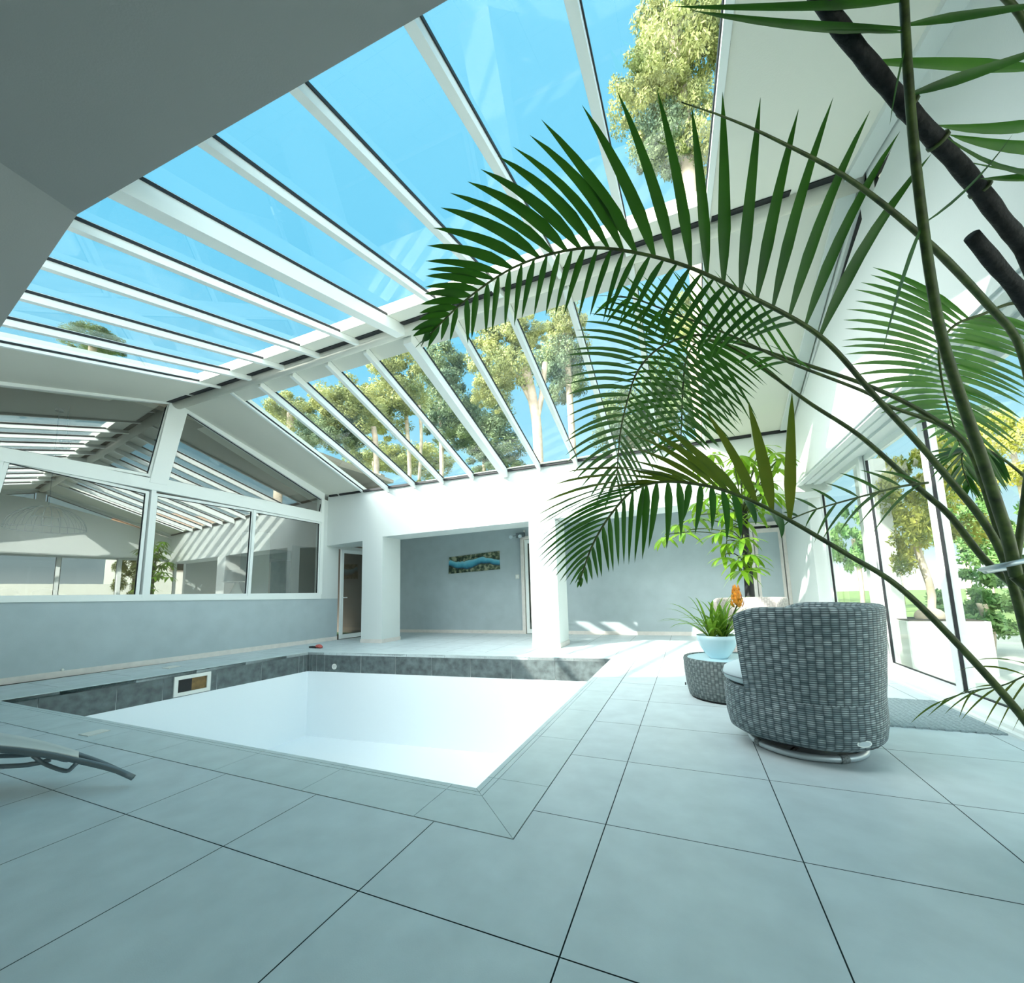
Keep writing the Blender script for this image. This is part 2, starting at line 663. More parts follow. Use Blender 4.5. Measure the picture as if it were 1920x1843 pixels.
lw_pts = [(YBACK, 0), (7.17, 0), (7.17, sillz(7.17)), (YBACK, sillz(YBACK))]
struct(lw('wall_left', lw_pts, M_blue, 0, 0.2), 'grey blue lower left wall under the inner windows', 'wall')
bb = MB()
bb.prism([LP(YBACK, 0.001, 0.012), LP(7.17, 0.001, 0.012), LP(7.17, 0.095, 0.012), LP(YBACK, 0.095, 0.012)], (-0.03, 0, 0))
struct(bb.build('baseboard_left', M_skirt), 'pinkish skirting along the left wall', 'baseboard')
lw2 = MB()
lw2.prism([LP(6.62, sillz(6.62), 0), LP(7.17, sillz(7.17), 0), LP(7.17, 2.56, 0), LP(7.0, 3.62, 0), LP(6.62, 3.7, 0)], (-0.2, 0, 0))
lw2.prism([LP(7.16, 2.56, 0), LP(9.4, 2.56, 0), LP(9.4, 3.4, 0), LP(7.16, 3.4, 0)], (-0.2, 0, 0))
lw2.prism([LP(8.2, 0, 0), LP(9.4, 0, 0), LP(9.4, 2.56, 0), LP(8.2, 2.56, 0)], (-0.2, 0, 0))
struct(lw2.build('wall_left_end', M_white), 'white end of the left wall beside the glazed door', 'wall')

# window frames: rails and posts in wall coordinates (y, z)
WIN = [  # (number, pane polygon (y, z), label)
    (1, [(1.0, 1.268), (2.845, 1.228), (2.875, 3.088), (1.22, 3.222)], 'large lower left window pane over the grey wall'),
    (2, [(3.055, 1.226), (4.765, 1.205), (4.80, 3.058), (3.055, 3.074)], 'middle lower window pane of the left gable'),
    (3, [(4.85, 1.204), (6.545, 1.205), (6.545, 3.02), (4.90, 3.052)], 'right lower window pane beside the white pilaster'),
    (4, [(1.0, 3.435), (2.885, 3.46), (3.10, 4.90), (1.0, 4.40)], 'upper left gable pane left of the king post'),
    (5, [(3.18, 3.42), (6.56, 3.336), (6.60, 3.66), (3.43, 4.84)], 'upper right gable pane under the far roof slope'),
    (6, [(-2.2, 1.30), (0.93, 1.27), (0.93, 3.24), (-2.2, 3.38)], 'window pane of the left wall nearest the camera'),
    (7, [(-2.2, 3.56), (0.86, 3.44), (0.86, 4.34), (-2.2, 3.60)], 'gable pane of the left wall nearest the camera'),
]


def frame_poly(outer, inner, off, th):
    """solid band between two polygons with equal counts"""
    b = MB()
    n = len(outer)
    A = [LP(y, z, off) for y, z in outer]
    B = [LP(y, z, off) for y, z in inner]
    for i in range(n):
        j = (i + 1) % n
        b.prism([A[i], A[j], B[j], B[i]], (-th, 0, 0))
    return b


def grow(P, d):
    c = Vector((sum(p[0] for p in P) / len(P), sum(p[1] for p in P) / len(P)))
    ccw = sum(P[i][0] * P[(i + 1) % len(P)][1] - P[(i + 1) % len(P)][0] * P[i][1] for i in range(len(P))) > 0
    return offset_poly(P, d if ccw else -d)


# continuous carcass of the gable glazing
car = MB()


def cw(pts, off=0.02, th=0.12):
    car.prism([LP(y, z, off) for y, z in pts], (-th, 0, 0))


cw([(-4.0, sillz(-4)), (6.64, sillz(6.64)), (6.64, 1.235), (-4.0, 1.30)])                       # sill rail
cw([(-4.0, 3.36), (1.0, 3.225), (6.62, 3.06), (6.62, 3.30), (1.0, 3.42), (-4.0, 3.56)], 0.035, 0.14)    # transom
cw([(2.93, 1.2), (3.03, 1.2), (3.02, 3.2), (2.95, 3.2)], 0.025)
cw([(4.78, 1.2), (4.84, 1.2), (4.88, 3.1), (4.82, 3.1)], 0.03)
cw([(6.56, 1.2), (6.66, 1.2), (6.66, 3.72), (6.58, 3.72)], 0.025)
cw([(0.93, 1.2), (1.02, 1.2), (1.16, 3.25), (0.96, 3.25)], 0.025)
cw([(2.90, 3.3), (3.17, 3.3), (3.42, 4.87), (3.24, 4.95), (3.11, 4.92)], 0.045, 0.16)          # king post
cw([(0.86, 3.3), (1.0, 3.3), (1.0, 4.4), (0.86, 4.36)], 0.025)
cw([(-4.0, 3.05), (3.15, 4.90), (3.15, 4.98), (-4.0, 3.2)], 0.03)
cw([(3.25, 4.9), (6.66, 3.64), (6.66, 3.86), (3.25, 4.99)], 0.03)
struct(car.build('trim_4', M_frame), 'white posts and rails of the left gable glazing', 'window frame')
for n, P, lab in WIN:
    g = MB()
    g.poly([LP(y, z, -0.03) for y, z in grow(P, 0.03)])
    pane = g.build('window_%d' % n, M_glass_win)
    struct(pane, lab, 'window')
    fr = frame_poly(grow(P, 0.05), P, 0.0, 0.06).build('window_frame', M_frame, pane)
    gk = frame_poly(grow(P, 0.004), grow(P, -0.007), -0.012, 0.03).build('gasket', M_gasket, pane)

# ---- far beam and columns
def zl(x):
    return 2.56 if x > -5.5 else 2.50


def beam_seg(bm, xa, xb, za, zb):
    bm.hexa([(xa, YF(xa), za), (xb, YF(xb), zb), (xb, YF(xb) + 0.7, zb), (xa, YF(xa) + 0.7, za)],
            [(xa, YF(xa), ZF(YF(xa)) + 0.0), (xb, YF(xb), ZF(YF(xb)) + 0.0), (xb, YF(xb) + 0.7, ZF(YF(xb) + 0.7)), (xa, YF(xa) + 0.7, ZF(YF(xa) + 0.7))])


bm = MB()
beam_seg(bm, XL(6.8) + 0.0, -5.60, 2.46, 2.53)
beam_seg(bm, -5.60, XG + 0.5, 2.565, 2.66)
struct(bm.build('wall_far', M_white), 'white beam wall above the two columns at the far end', 'wall')
for (xa, xb, lab) in ((-6.19, -5.56, 'left white square column of the far end'), (-1.75, -1.17, 'white square column behind the palm tips')):
    c = MB()
    ya = YF(xa)
    c.hexa([(xa, ya, 0), (xb, ya, 0), (xb, ya + 0.7, 0), (xa, ya + 0.7, 0)],
           [(xa, ya, 2.6), (xb, ya, 2.6), (xb, ya + 0.7, 2.6), (xa, ya + 0.7, 2.6)])
    co = c.build('column', M_white)
    struct(co, lab, 'column')
    s = MB()
    s.box(xa - 0.012, xb + 0.012, ya - 0.012, ya + 0.712, 0.001, 0.09)
    s.build('skirting', M_skirt, co)

# ---- alcove: grey back wall, ceiling, right return
aw = MB()
xa, xb = XL(9.2), 3.6
aw.hexa([(xa, YB(xa), 0), (xb, YB(xb), 0), (xb, YB(xb) + 0.2, 0), (xa, YB(xa) + 0.2, 0)],
        [(xa, YB(xa), 3.1), (xb, YB(xb), 3.1), (xb, YB(xb) + 0.2, 3.1), (xa, YB(xa) + 0.2, 3.1)])
struct(aw.build('wall_alcove', M_blue), 'grey blue back wall of the alcove behind the columns', 'wall')
ab = MB()
ab.hexa([(xa, YB(xa) - 0.015, 0.001), (-2.92, YB(-2.92) - 0.015, 0.001), (-2.92, YB(-2.92) - 0.001, 0.001), (xa, YB(xa) - 0.001, 0.001)],
        [(xa, YB(xa) - 0.015, 0.09), (-2.92, YB(-2.92) - 0.015, 0.09), (-2.92, YB(-2.92) - 0.001, 0.09), (xa, YB(xa) - 0.001, 0.09)])
ab.hexa([(-1.9, YB(-1.9) - 0.015, 0.001), (2.55, YB(2.55) - 0.015, 0.001), (2.55, YB(2.55) - 0.001, 0.001), (-1.9, YB(-1.9) - 0.001, 0.001)],
        [(-1.9, YB(-1.9) - 0.015, 0.09), (2.55, YB(2.55) - 0.015, 0.09), (2.55, YB(2.55) - 0.001, 0.09), (-1.9, YB(-1.9) - 0.001, 0.09)])
struct(ab.build('baseboard_alcove', M_skirt), 'pale skirting along the alcove wall', 'baseboard')
ac = MB()
ac.box(-8.2, 3.7, 7.3, 10.0, 3.02, 3.15)
struct(ac.build('ceiling_alcove', M_white), 'white alcove ceiling', 'ceiling')
ar = MB()
ar.box(3.32, 3.55, 7.55, 10.0, 0, 3.1)
struct(ar.build('wall_right_end', M_white), 'white wall at the far right end beside the sliding doors', 'wall')

# ---- roof
RAFT = [-6.20 + 0.79 * k for k in range(11)]      # left edge ... right edge of the glazing
GY1 = 2.78


def GY0(x):
    return 0.177 + 0.0594 * min(x, 0.6)

                              # near glazing
HY0, HY1 = 3.60, 6.74                              # far glazing


def slope_prism(b, pts, fz, th):
    b.prism([(x, y, fz(y)) for x, y in pts], (0, 0, th))


XW0, XW1 = -8.1, 3.6
rf = MB()
K = (-2.95, 0.03)
rf0 = MB()
DROP = 0.19
NL = Vector((0, -SN, 1))
ga = at_pl(840, 0, (0, RY, RZ - DROP), NL)
gk_ = at_pl(145, 402, (0, RY, RZ - DROP), NL)
gdr = (ga - gk_).normalized()
ge_ = ga + gdr * (2.6 - ga.x) / gdr.x
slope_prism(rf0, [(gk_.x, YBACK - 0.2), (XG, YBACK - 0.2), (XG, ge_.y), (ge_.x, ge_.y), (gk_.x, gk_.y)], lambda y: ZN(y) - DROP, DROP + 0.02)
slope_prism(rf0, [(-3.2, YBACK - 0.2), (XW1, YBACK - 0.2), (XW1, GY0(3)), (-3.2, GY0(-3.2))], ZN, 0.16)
slope_prism(rf, [(RAFT[10] + 0.03, GY0(1.7)), (XW1, GY0(3)), (XW1, RY - 0.06), (RAFT[10] + 0.03, RY - 0.06)], ZN, 0.16)
slope_prism(rf, [(XW0, YBACK - 0.2), (-3.2, YBACK - 0.2), (-3.2, -2.6), (XW0, -2.6)], ZN, 0.16)
slope_prism(rf, [(XW0, -2.6), (RAFT[0] - 0.03, -2.6), (RAFT[0] - 0.03, RY - 0.06), (XW0, RY - 0.06)], ZN, 0.16)
slope_prism(rf, [(RAFT[0] - 0.03, GY1), (RAFT[10] + 0.03, GY1), (RAFT[10] + 0.03, RY - 0.06), (RAFT[0] - 0.03, RY - 0.06)], ZN, 0.16)
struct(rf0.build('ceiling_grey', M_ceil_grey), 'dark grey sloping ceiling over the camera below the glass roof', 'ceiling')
struct(rf.build('ceiling_near', M_ceil), 'plain sloping ceiling on the near side of the ridge', 'ceiling')
# folded-down panel over the near left corner
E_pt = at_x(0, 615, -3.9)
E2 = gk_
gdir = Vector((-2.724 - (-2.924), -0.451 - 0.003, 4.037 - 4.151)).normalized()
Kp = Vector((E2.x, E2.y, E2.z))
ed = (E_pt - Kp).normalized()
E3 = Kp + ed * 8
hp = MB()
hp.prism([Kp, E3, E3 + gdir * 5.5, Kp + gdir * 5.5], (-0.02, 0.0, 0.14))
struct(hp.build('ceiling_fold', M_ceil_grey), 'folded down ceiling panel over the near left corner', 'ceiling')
ff = MB()
slope_prism(ff, [(XW0, RY + 0.06), (RAFT[0] - 0.03, RY + 0.06), (RAFT[0] - 0.03, 7.0), (XW0, 7.0)], ZF, 0.16)
slope_prism(ff, [(RAFT[10] + 0.03, RY + 0.06), (XW1, RY + 0.06), (XW1, 7.1), (RAFT[10] + 0.03, 7.1)], ZF, 0.16)
slope_prism(ff, [(RAFT[0] - 0.03, RY + 0.06), (RAFT[10] + 0.03, RY + 0.06), (RAFT[10] + 0.03, HY0), (RAFT[0] - 0.03, HY0)], ZF, 0.16)
slope_prism(ff, [(RAFT[0] - 0.03, HY1 + 0.03), (RAFT[10] + 0.03, HY1 + 0.03), (RAFT[10] + 0.03, 7.1), (RAFT[0] - 0.03, 7.1)], ZF, 0.012)
struct(ff.build('ceiling_far', M_ceil), 'plain sloping ceiling on the far side of the ridge', 'ceiling')
rb = MB()
rb.tube([(XL(3.2) + 0.0, RY, RZ - 0.02), (XG + 0.05, RY, RZ - 0.02)], 0.10, 16)
struct(rb.build('trim_5', M_ceil, smooth=True), 'rounded white ridge beam of the glass roof', 'ridge beam')
rg = MB()
for k in range(-2, 13):
    xa, xb = RAFT[0] + 0.79 * k + 0.05, RAFT[0] + 0.79 * (k + 1) - 0.05
    xa, xb = max(xa, XL(3.1) + 0.05), min(xb, 2.86)
    if xb > xa:
        rg.hexa([(xa, RY - 0.19, ZN(RY - 0.19) - 0.012), (xb, RY - 0.19, ZN(RY - 0.19) - 0.012), (xb, RY - 0.095, ZN(RY - 0.095) - 0.012), (xa, RY - 0.095, ZN(RY - 0.095) - 0.012)],
                [(xa, RY - 0.19, ZN(RY - 0.19) + 0.05), (xb, RY - 0.19, ZN(RY - 0.19) + 0.05), (xb, RY - 0.095, ZN(RY - 0.095) + 0.05), (xa, RY - 0.095, ZN(RY - 0.095) + 0.05)])
struct(rg.build('trim_6', M_gasket), 'black strip painting in the shade of the gap along the ridge beam', 'gap')  # solid strip, darkness of the ridge slot put in as black
eg = MB()
for k in range(-2, 13):
    xa, xb = RAFT[0] + 0.79 * k + 0.035, RAFT[0] + 0.79 * (k + 1) - 0.035
    xa, xb = max(xa, XL(6.7) + 0.08), min(xb, 2.98)
    if xb > xa:
        ya, yb_ = YF(xa) - 0.05, YF(xb) - 0.05
        eg.hexa([(xa, ya, ZF(ya) - 0.045), (xb, yb_, ZF(yb_) - 0.045), (xb, yb_ + 0.055, ZF(yb_) - 0.045), (xa, ya + 0.055, ZF(ya) - 0.045)],
                [(xa, ya, ZF(ya) + 0.01), (xb, yb_, ZF(yb_) + 0.01), (xb, yb_ + 0.055, ZF(yb_) + 0.01), (xa, ya + 0.055, ZF(ya) + 0.01)])
struct(eg.build('trim_7', M_gasket), 'black strip painting in the shade where the far roof meets the beam wall', 'gap')  # eave gap darkness painted as a solid black strip
tn = 8
ORD = ['first', 'second', 'third', 'fourth', 'fifth', 'sixth', 'seventh', 'eighth', 'ninth', 'tenth', 'eleventh']
for side in (0, 1):
    fz = ZF if side else ZN
    ya, yb_ = (RY + 0.08, HY1 + 0.07) if side else (GY0(RAFT[0]) - 0.05, RY - 0.08)
    where = 'far' if side else 'near'
    for k, x in enumerate(RAFT):
        big = (k == 5)
        w, h = (0.14, 0.16) if big else (0.065, 0.075)
        if not side:
            ya = GY0(x) - 0.22 if k > 3 else -2.6  # left bars lengthened along with the added unseen glass
        elif not big:
            h = 0.11
        if k in (0, 10):
            w, h = 0.05, 0.04
        b = MB()
        b.hexa([(x - w / 2, ya, fz(ya) - h), (x + w / 2, ya, fz(ya) - h), (x + w / 2, ya, fz(ya) + 0.04), (x - w / 2, ya, fz(ya) + 0.04)],
               [(x - w / 2, yb_, fz(yb_) - h), (x + w / 2, yb_, fz(yb_) - h), (x + w / 2, yb_, fz(yb_) + 0.04), (x - w / 2, yb_, fz(yb_) + 0.04)])
        r_ = b.build('trim_%d' % tn, M_frame)
        tn += 1
        struct(r_, '%s roof bar from the left on the %s slope of the glass roof' % (ORD[k], where), 'roof bar')
        if not side and k < 10:
            pass
        gk = MB()
        for sx in (-1, 1):
            g0 = x + sx * (w / 2 + 0.005)
            gk.hexa([(g0 - 0.004, ya, fz(ya) + 0.0), (g0 + 0.004, ya, fz(ya) + 0.0), (g0 + 0.004, ya, fz(ya) + 0.03), (g0 - 0.004, ya, fz(ya) + 0.03)],
                    [(g0 - 0.004, yb_, fz(yb_) + 0.0), (g0 + 0.004, yb_, fz(yb_) + 0.0), (g0 + 0.004, yb_, fz(yb_) + 0.03), (g0 - 0.004, yb_, fz(yb_) + 0.03)])
        gk.build('gasket', M_gasket, r_)
wn = 8
for side in (0, 1):
    fz = ZF if side else ZN
    y0_, y1_ = (HY0, HY1 + 0.04) if side else (-0.3, GY1)
    where = 'far' if side else 'near'
    for k in range(10):
        xa, xb = RAFT[k] + 0.03, RAFT[k + 1] - 0.03
        g = MB()
        ya_, yz_ = (y0_, y0_) if side else ((GY0(xa), GY0(xb)) if k > 3 else (-2.6, -2.6))  # left panes run on unseen behind the fold, added to let in more light
        g.poly([(xa, ya_, fz(ya_) + 0.02), (xb, yz_, fz(yz_) + 0.02), (xb, y1_, fz(y1_) + 0.02), (xa, y1_, fz(y1_) + 0.02)])
        struct(g.build('window_%d' % wn, M_glass_roof), '%s glass roof pane from the left on the %s slope' % (ORD[k], where), 'roof window')
        wn += 1

# ---- right side: bulkhead, gable, sliding doors
ZH = 2.80
bk = MB()
top = [(YBACK, 4.75), (2.0, 4.75), (2.33, 4.636), (3.23, 4.572), (5.53, 4.02), (YF(XG), 3.60)]
bk.prism([(XG, YBACK, ZH), (XG, 7.3, ZH), (XG, 7.3, 3.35)] + [(XG, y, min(z, (ZN(y) if y < RY else ZF(y)) + 0.05)) for y, z in top[::-1]], (0.5, 0, 0))
struct(bk.build('wall_right', M_white), 'white sunlit bulkhead wall above the sliding doors', 'wall')

sf = MB()
for i, (xa, xb, z) in enumerate(((XG + 0.02, XG + 0.10, ZH - 0.03), (XG + 0.14, XG + 0.22, ZH - 0.02), (XG + 0.26, XG + 0.36, ZH - 0.035))):
    sf.box(xa, xb, YBACK, 7.3, z, ZH)
struct(sf.build('trim_31', M_alu), 'pale shutter rails under the bulkhead in front of the sliding doors', 'rail')
gt = MB()
gt.prism([(2.88, y, f(y) - 0.05) for y, f in ((1.2, ZN), (RY, ZN))] + [(2.88, y, f(y) + 0.01) for y, f in ((RY, ZN), (1.2, ZN))], (0.14, 0, 0))
gt.prism([(2.88, y, f(y) - 0.05) for y, f in ((RY, ZF), (6.8, ZF))] + [(2.88, y, f(y) + 0.01) for y, f in ((6.8, ZF), (RY, ZF))], (0.14, 0, 0))
gt.prism([(3.04, 1.0, ZN(1.0) - 0.12), (3.04, RY, RZ - 0.13), (3.04, RY, RZ), (3.04, 1.0, ZN(1.0))], (0.06, 0, 0))
gt.prism([(3.04, RY, RZ - 0.13), (3.04, 6.8, ZF(6.8) - 0.1), (3.04, 6.8, ZF(6.8)), (3.04, RY, RZ)], (0.06, 0, 0))
gt.box(3.04, 3.12, RY - 0.10, RY + 0.10, 4.3, RZ)
struct(gt.build('trim_32', M_white), 'white edge trim and king post of the right gable', 'trim')
for n, P, lab in ((28, [(1.0, 4.0), (RY - 0.14, 4.0), (RY - 0.14, RZ - 0.16), (1.0, ZN(1.0) - 0.13)], 'gable pane over the right bulkhead before the king post'),
                  (29, [(RY + 0.14, 3.6), (6.3, 3.6), (6.3, ZF(6.3) - 0.13), (RY + 0.14, RZ - 0.18)], 'gable pane over the right bulkhead beyond the king post')):
    g = MB()
    g.poly([(3.09, y, z) for y, z in P])
    w = g.build('window_%d' % n, M_glass_win)
    struct(w, lab, 'window')
    fr = MB()
    A = grow(P, 0.0)
    B = grow(P, -0.02)
    for i in range(4):
        j = (i + 1) % 4
        fr.prism([(3.07, *A[i]), (3.07, *A[j]), (3.07, *B[j]), (3.07, *B[i])], (0.03, 0, 0))
    fr.build('gasket', M_gasket, w)

# sliding glass doors: sashes along the right wall
SASH = [(-3.9, -2.3, 0), (-2.35, -0.6, 1), (-0.65, 0.95, 0), (0.9, 2.42, 1), (2.36, 3.92, 0), (3.84, 5.52, 1), (5.44, 7.28, 0)]
DL = ['sliding glass door sash nearest the back wall', 'sliding glass door sash second from the back wall', 'sliding glass door sash level with the camera', 'sliding glass door sash beside the palm stems',
      'sliding glass door sash beside the grey doormat', 'sliding glass door sash behind the wicker armchair back', 'sliding glass door sash at the far right end']
sl = MB()
sl.box(XR - 0.05, XR + 0.16, YBACK, 7.5, 0.0, 0.045)
sl.box(XR - 0.10, XR - 0.055, YBACK, 7.5, 0.0, 0.02)
struct(sl.build('trim_33', M_frame), 'white threshold rail of the sliding doors', 'door rail')
dn = 4
for (ya, yb_, tr), lab in zip(SASH, DL):
    x = XR + 0.02 + 0.055 * tr
    w = 0.105
    b = MB()
    b.box(x, x + 0.045, ya, ya + w, 0.045, ZH)
    b.box(x, x + 0.045, yb_ - w, yb_, 0.045, ZH)
    b.box(x, x + 0.045, ya + w, yb_ - w, 0.045, 0.14)
    b.box(x, x + 0.045, ya + w, yb_ - w, ZH - 0.08, ZH)
    d_ = b.build('door_%d' % dn, M_frame)
    dn += 1
    struct(d_, lab, 'sliding door')
    g = MB()
    g.poly([(x + 0.02, ya + w, 0.14), (x + 0.02, yb_ - w, 0.14), (x + 0.02, yb_ - w, ZH - 0.08), (x + 0.02, ya + w, ZH - 0.08)])
    g.build('glass', M_glass_door, d_)
    gk = MB()
    for yy in (ya + w, yb_ - w - 0.012):
        gk.box(x + 0.004, x + 0.03, yy, yy + 0.009, 0.14, ZH - 0.08)
    gk.box(x + 0.004, x + 0.03, ya + w, yb_ - w, 0.14, 0.148)
    gk.build('gasket', M_gasket, d_)

# unseen back of the room, coloured dark to dim the ceiling
bw = MB()
bw.box(-8.6, 3.6, YBACK - 0.2, YBACK, 0, 3.3)
struct(bw.build('wall_back', M_taupe), 'unseen taupe wall behind the camera, kept dark to dim the ceiling', 'wall')

# ---- glazed door of the left wall (open leaf in its frame)
def door_leaf(name, P, lab, glass, cat='glazed door', w=0.085):
    """P(t, z, off) plane with t 0..1 along the leaf, returns structure"""
    b = MB()
    T0, T1, Z0, Z1 = P['t']
    f = P['f']
    def bar(t0, t1, z0, z1, o0=0.0, o1=0.045):
        b.hexa([f(t0, z0, o0), f(t1, z0, o0), f(t1, z0, o1), f(t0, z0, o1)], [f(t0, z1, o0), f(t1, z1, o0), f(t1, z1, o1), f(t0, z1, o1)])
    bar(T0, T0 + w, Z0, Z1)
    bar(T1 - w, T1, Z0, Z1)
    bar(T0 + w, T1 - w, Z0, Z0 + 0.11)
    bar(T0 + w, T1 - w, Z1 - 0.10, Z1)
    d = b.build(name, M_frame)
    struct(d, lab, cat)
    g = MB()
    g.poly([f(T0 + w, Z0 + 0.11, 0.02), f(T1 - w, Z0 + 0.11, 0.02), f(T1 - w, Z1 - 0.10, 0.02), f(T0 + w, Z1 - 0.10, 0.02)])
    g.build('glass', glass, d)
    return d, f


fA = lambda t, z, o: (XL(t) + 0.03 + o, t, z)
d1, _ = door_leaf('door_1', {'t': (7.20, 8.05, 0.02, 2.40), 'f': fA}, 'white framed dark glass door left of the left column', M_glass_dark)
h = MB()
h.tube([fA(7.245, 1.10, 0.045), fA(7.245, 1.10, 0.10), fA(7.36, 1.10, 0.10)], 0.012, 8)
h.box(XL(7.24) + 0.075, XL(7.24) + 0.085, 7.23, 7.26, 1.0, 1.2)
h.build('door_handle', M_frame, d1)
hg = MB()
for z in (0.25, 1.45, 2.1):
    hg.tube([fA(8.065, z - 0.05, 0.05), fA(8.065, z + 0.05, 0.05)], 0.014, 8)
hg.build('hinge', M_frame, d1)
dfm = MB()
dfm.box(XL(8.2) - 0.05, XL(8.2) + 0.09, 8.07, 8.16, 0, 2.5)
dfm.box(XL(7.2) - 0.05, XL(7.2) + 0.03, 7.16, 8.16, 2.41, 2.5)
dfm.build('door_frame', M_frame, d1)
# corridor behind that door
cr = MB()
cr.box(-8.9, -7.45, 7.0, 8.3, -0.01, 0.0)
cr.box(-8.95, -8.9, 7.0, 8.3, 0, 2.6)
struct(cr.build('wall_corridor', M_taupe), 'taupe corridor seen through the dark glass door', 'wall')

fB = lambda t, z, o: (t, YB(t) - 0.02 - o, z)
d2, _ = door_leaf('door_2', {'t': (-2.82, -1.98, 0.02, 2.55), 'f': fB}, 'white framed glass door half hidden by the right column', M_glass_dark)
e = MB()
e.hexa([fB(-2.93, 0, 0.0), fB(-2.84, 0, 0.0), fB(-2.84, 0, 0.07), fB(-2.93, 0, 0.07)], [fB(-2.93, 2.62, 0.0), fB(-2.84, 2.62, 0.0), fB(-2.84, 2.62, 0.07), fB(-2.93, 2.62, 0.07)])
e.hexa([fB(-2.93, 2.57, 0.0), fB(-1.9, 2.57, 0.0), fB(-1.9, 2.57, 0.07), fB(-2.93, 2.57, 0.07)], [fB(-2.93, 2.65, 0.0), fB(-1.9, 2.65, 0.0), fB(-1.9, 2.65, 0.07), fB(-2.93, 2.65, 0.07)])
e.build('door_frame', M_skirt, d2)
# grey door at the far right, standing slightly ajar
b = MB()
T0, T1 = 2.70, 3.24
b.hexa([fB(T0, 0.02, 0.0), fB(T1, 0.02, 0.0), fB(T1, 0.02, 0.04), fB(T0, 0.02, 0.04)], [fB(T0, 2.42, 0.0), fB(T1, 2.42, 0.0), fB(T1, 2.42, 0.04), fB(T0, 2.42, 0.04)])
d3 = b.build('door_3', M_skirt)
struct(d3, 'cream framed door with grey panel at the far right of the alcove', 'door')
b = MB()
b.hexa([fB(T0 + 0.06, 0.12, 0.04), fB(T1 - 0.06, 0.12, 0.04), fB(T1 - 0.06, 0.12, 0.045), fB(T0 + 0.06, 0.12, 0.045)],
       [fB(T0 + 0.06, 2.32, 0.04), fB(T1 - 0.06, 2.32, 0.04), fB(T1 - 0.06, 2.32, 0.045), fB(T0 + 0.06, 2.32, 0.045)])
b.build('door_panel', M_blue, d3)
b = MB()
for (ta, tb, za, zb) in ((2.60, 2.68, 0, 2.56), (3.26, 3.32, 0, 2.56), (2.60, 3.32, 2.48, 2.56)):
    b.hexa([fB(ta, za, 0.0), fB(tb, za, 0.0), fB(tb, za, 0.08), fB(ta, za, 0.08)], [fB(ta, zb, 0.0), fB(tb, zb, 0.0), fB(tb, zb, 0.08), fB(ta, zb, 0.08)])
b.build('door_frame', M_skirt, d3)
b = MB()
b.hexa([fB(2.68, 2.42, 0.0), fB(3.26, 2.42, 0.0), fB(3.26, 2.42, 0.03), fB(2.68, 2.42, 0.03)], [fB(2.68, 2.48, 0.0), fB(3.26, 2.48, 0.0), fB(3.26, 2.48, 0.03), fB(2.68, 2.48, 0.03)])
b.build('door_gap', M_gasket, d3)

# ---- things on the alcove wall
m, nt, out = new_mat('abstract_wave_painting')
tc = N(nt, 'ShaderNodeTexCoord')
mp = N(nt, 'ShaderNodeMapping')
nt.links.new(tc.outputs['Object'], mp.inputs[0])
nz = N(nt, 'ShaderNodeTexNoise')
nz.inputs['Scale'].default_value = 2.2
nz.inputs['Detail'].default_value = 5
nt.links.new(mp.outputs[0], nz.inputs['Vector'])
sp = N(nt, 'ShaderNodeSeparateXYZ')
nt.links.new(tc.outputs['Object'], sp.inputs[0])
sx = N(nt, 'ShaderNodeMath', operation='SINE')
ml = N(nt, 'ShaderNodeMath', operation='MULTIPLY')
ml.inputs[1].default_value = 4.2
nt.links.new(sp.outputs[0], ml.inputs[0])
nt.links.new(ml.outputs[0], sx.inputs[0])
ad = N(nt, 'ShaderNodeMath', operation='MULTIPLY_ADD')
ad.inputs[1].default_value = -0.05
nt.links.new(sx.outputs[0], ad.inputs[0])
nt.links.new(sp.outputs[2], ad.inputs[2])
ad2 = N(nt, 'ShaderNodeMath', operation='MULTIPLY_ADD')
ad2.inputs[1].default_value = 0.28
nt.links.new(nz.outputs['Fac'], ad2.inputs[0])
nt.links.new(ad.outputs[0], ad2.inputs[2])
ad3 = N(nt, 'ShaderNodeMath', operation='ADD')
ad3.inputs[1].default_value = 0.36
nt.links.new(ad2.outputs[0], ad3.inputs[0])
nz2 = N(nt, 'ShaderNodeTexNoise')
nz2.inputs['Scale'].default_value = 9
nz2.inputs['Detail'].default_value = 6
nt.links.new(tc.outputs['Object'], nz2.inputs['Vector'])
rock = ramp(nt, nz2.outputs['Fac'], [(0.38, (0.015, 0.03, 0.02)), (0.5, (0.10, 0.14, 0.08)), (0.62, (0.35, 0.36, 0.24))])
sea = ramp(nt, ad3.outputs[0], [(0.40, (0.03, 0.015, 0.015)), (0.44, (0.02, 0.16, 0.26)), (0.52, (0.10, 0.45, 0.60)), (0.58, (0.25, 0.60, 0.68)), (0.60, (0.03, 0.06, 0.05))])
msk = ramp(nt, ad3.outputs[0], [(0.39, (0, 0, 0)), (0.41, (1, 1, 1)), (0.59, (1, 1, 1)), (0.61, (0, 0, 0))])
mx = N(nt, 'ShaderNodeMix', data_type='RGBA')
nt.links.new(msk, mx.inputs['Factor'])
nt.links.new(rock, mx.inputs['A'])
nt.links.new(sea, mx.inputs['B'])
pb = N(nt, 'ShaderNodeBsdfPrincipled')
pb.inputs['Roughness'].default_value = 0.3
nt.links.new(mx.outputs['Result'], pb.inputs['Base Color'])
nt.links.new(pb.outputs[0], out.inputs[0])
M_paint = m
pts = [at_pl(x, y, (-6.7, YB(-6.7) - 0.03, 0), Vector((-0.04, 1, 0))) for x, y in ((841, 1076), (937, 1067), (936, 1033), (842, 1045))]
cx = sum((p for p in pts), Vector()) / 4
b = MB()
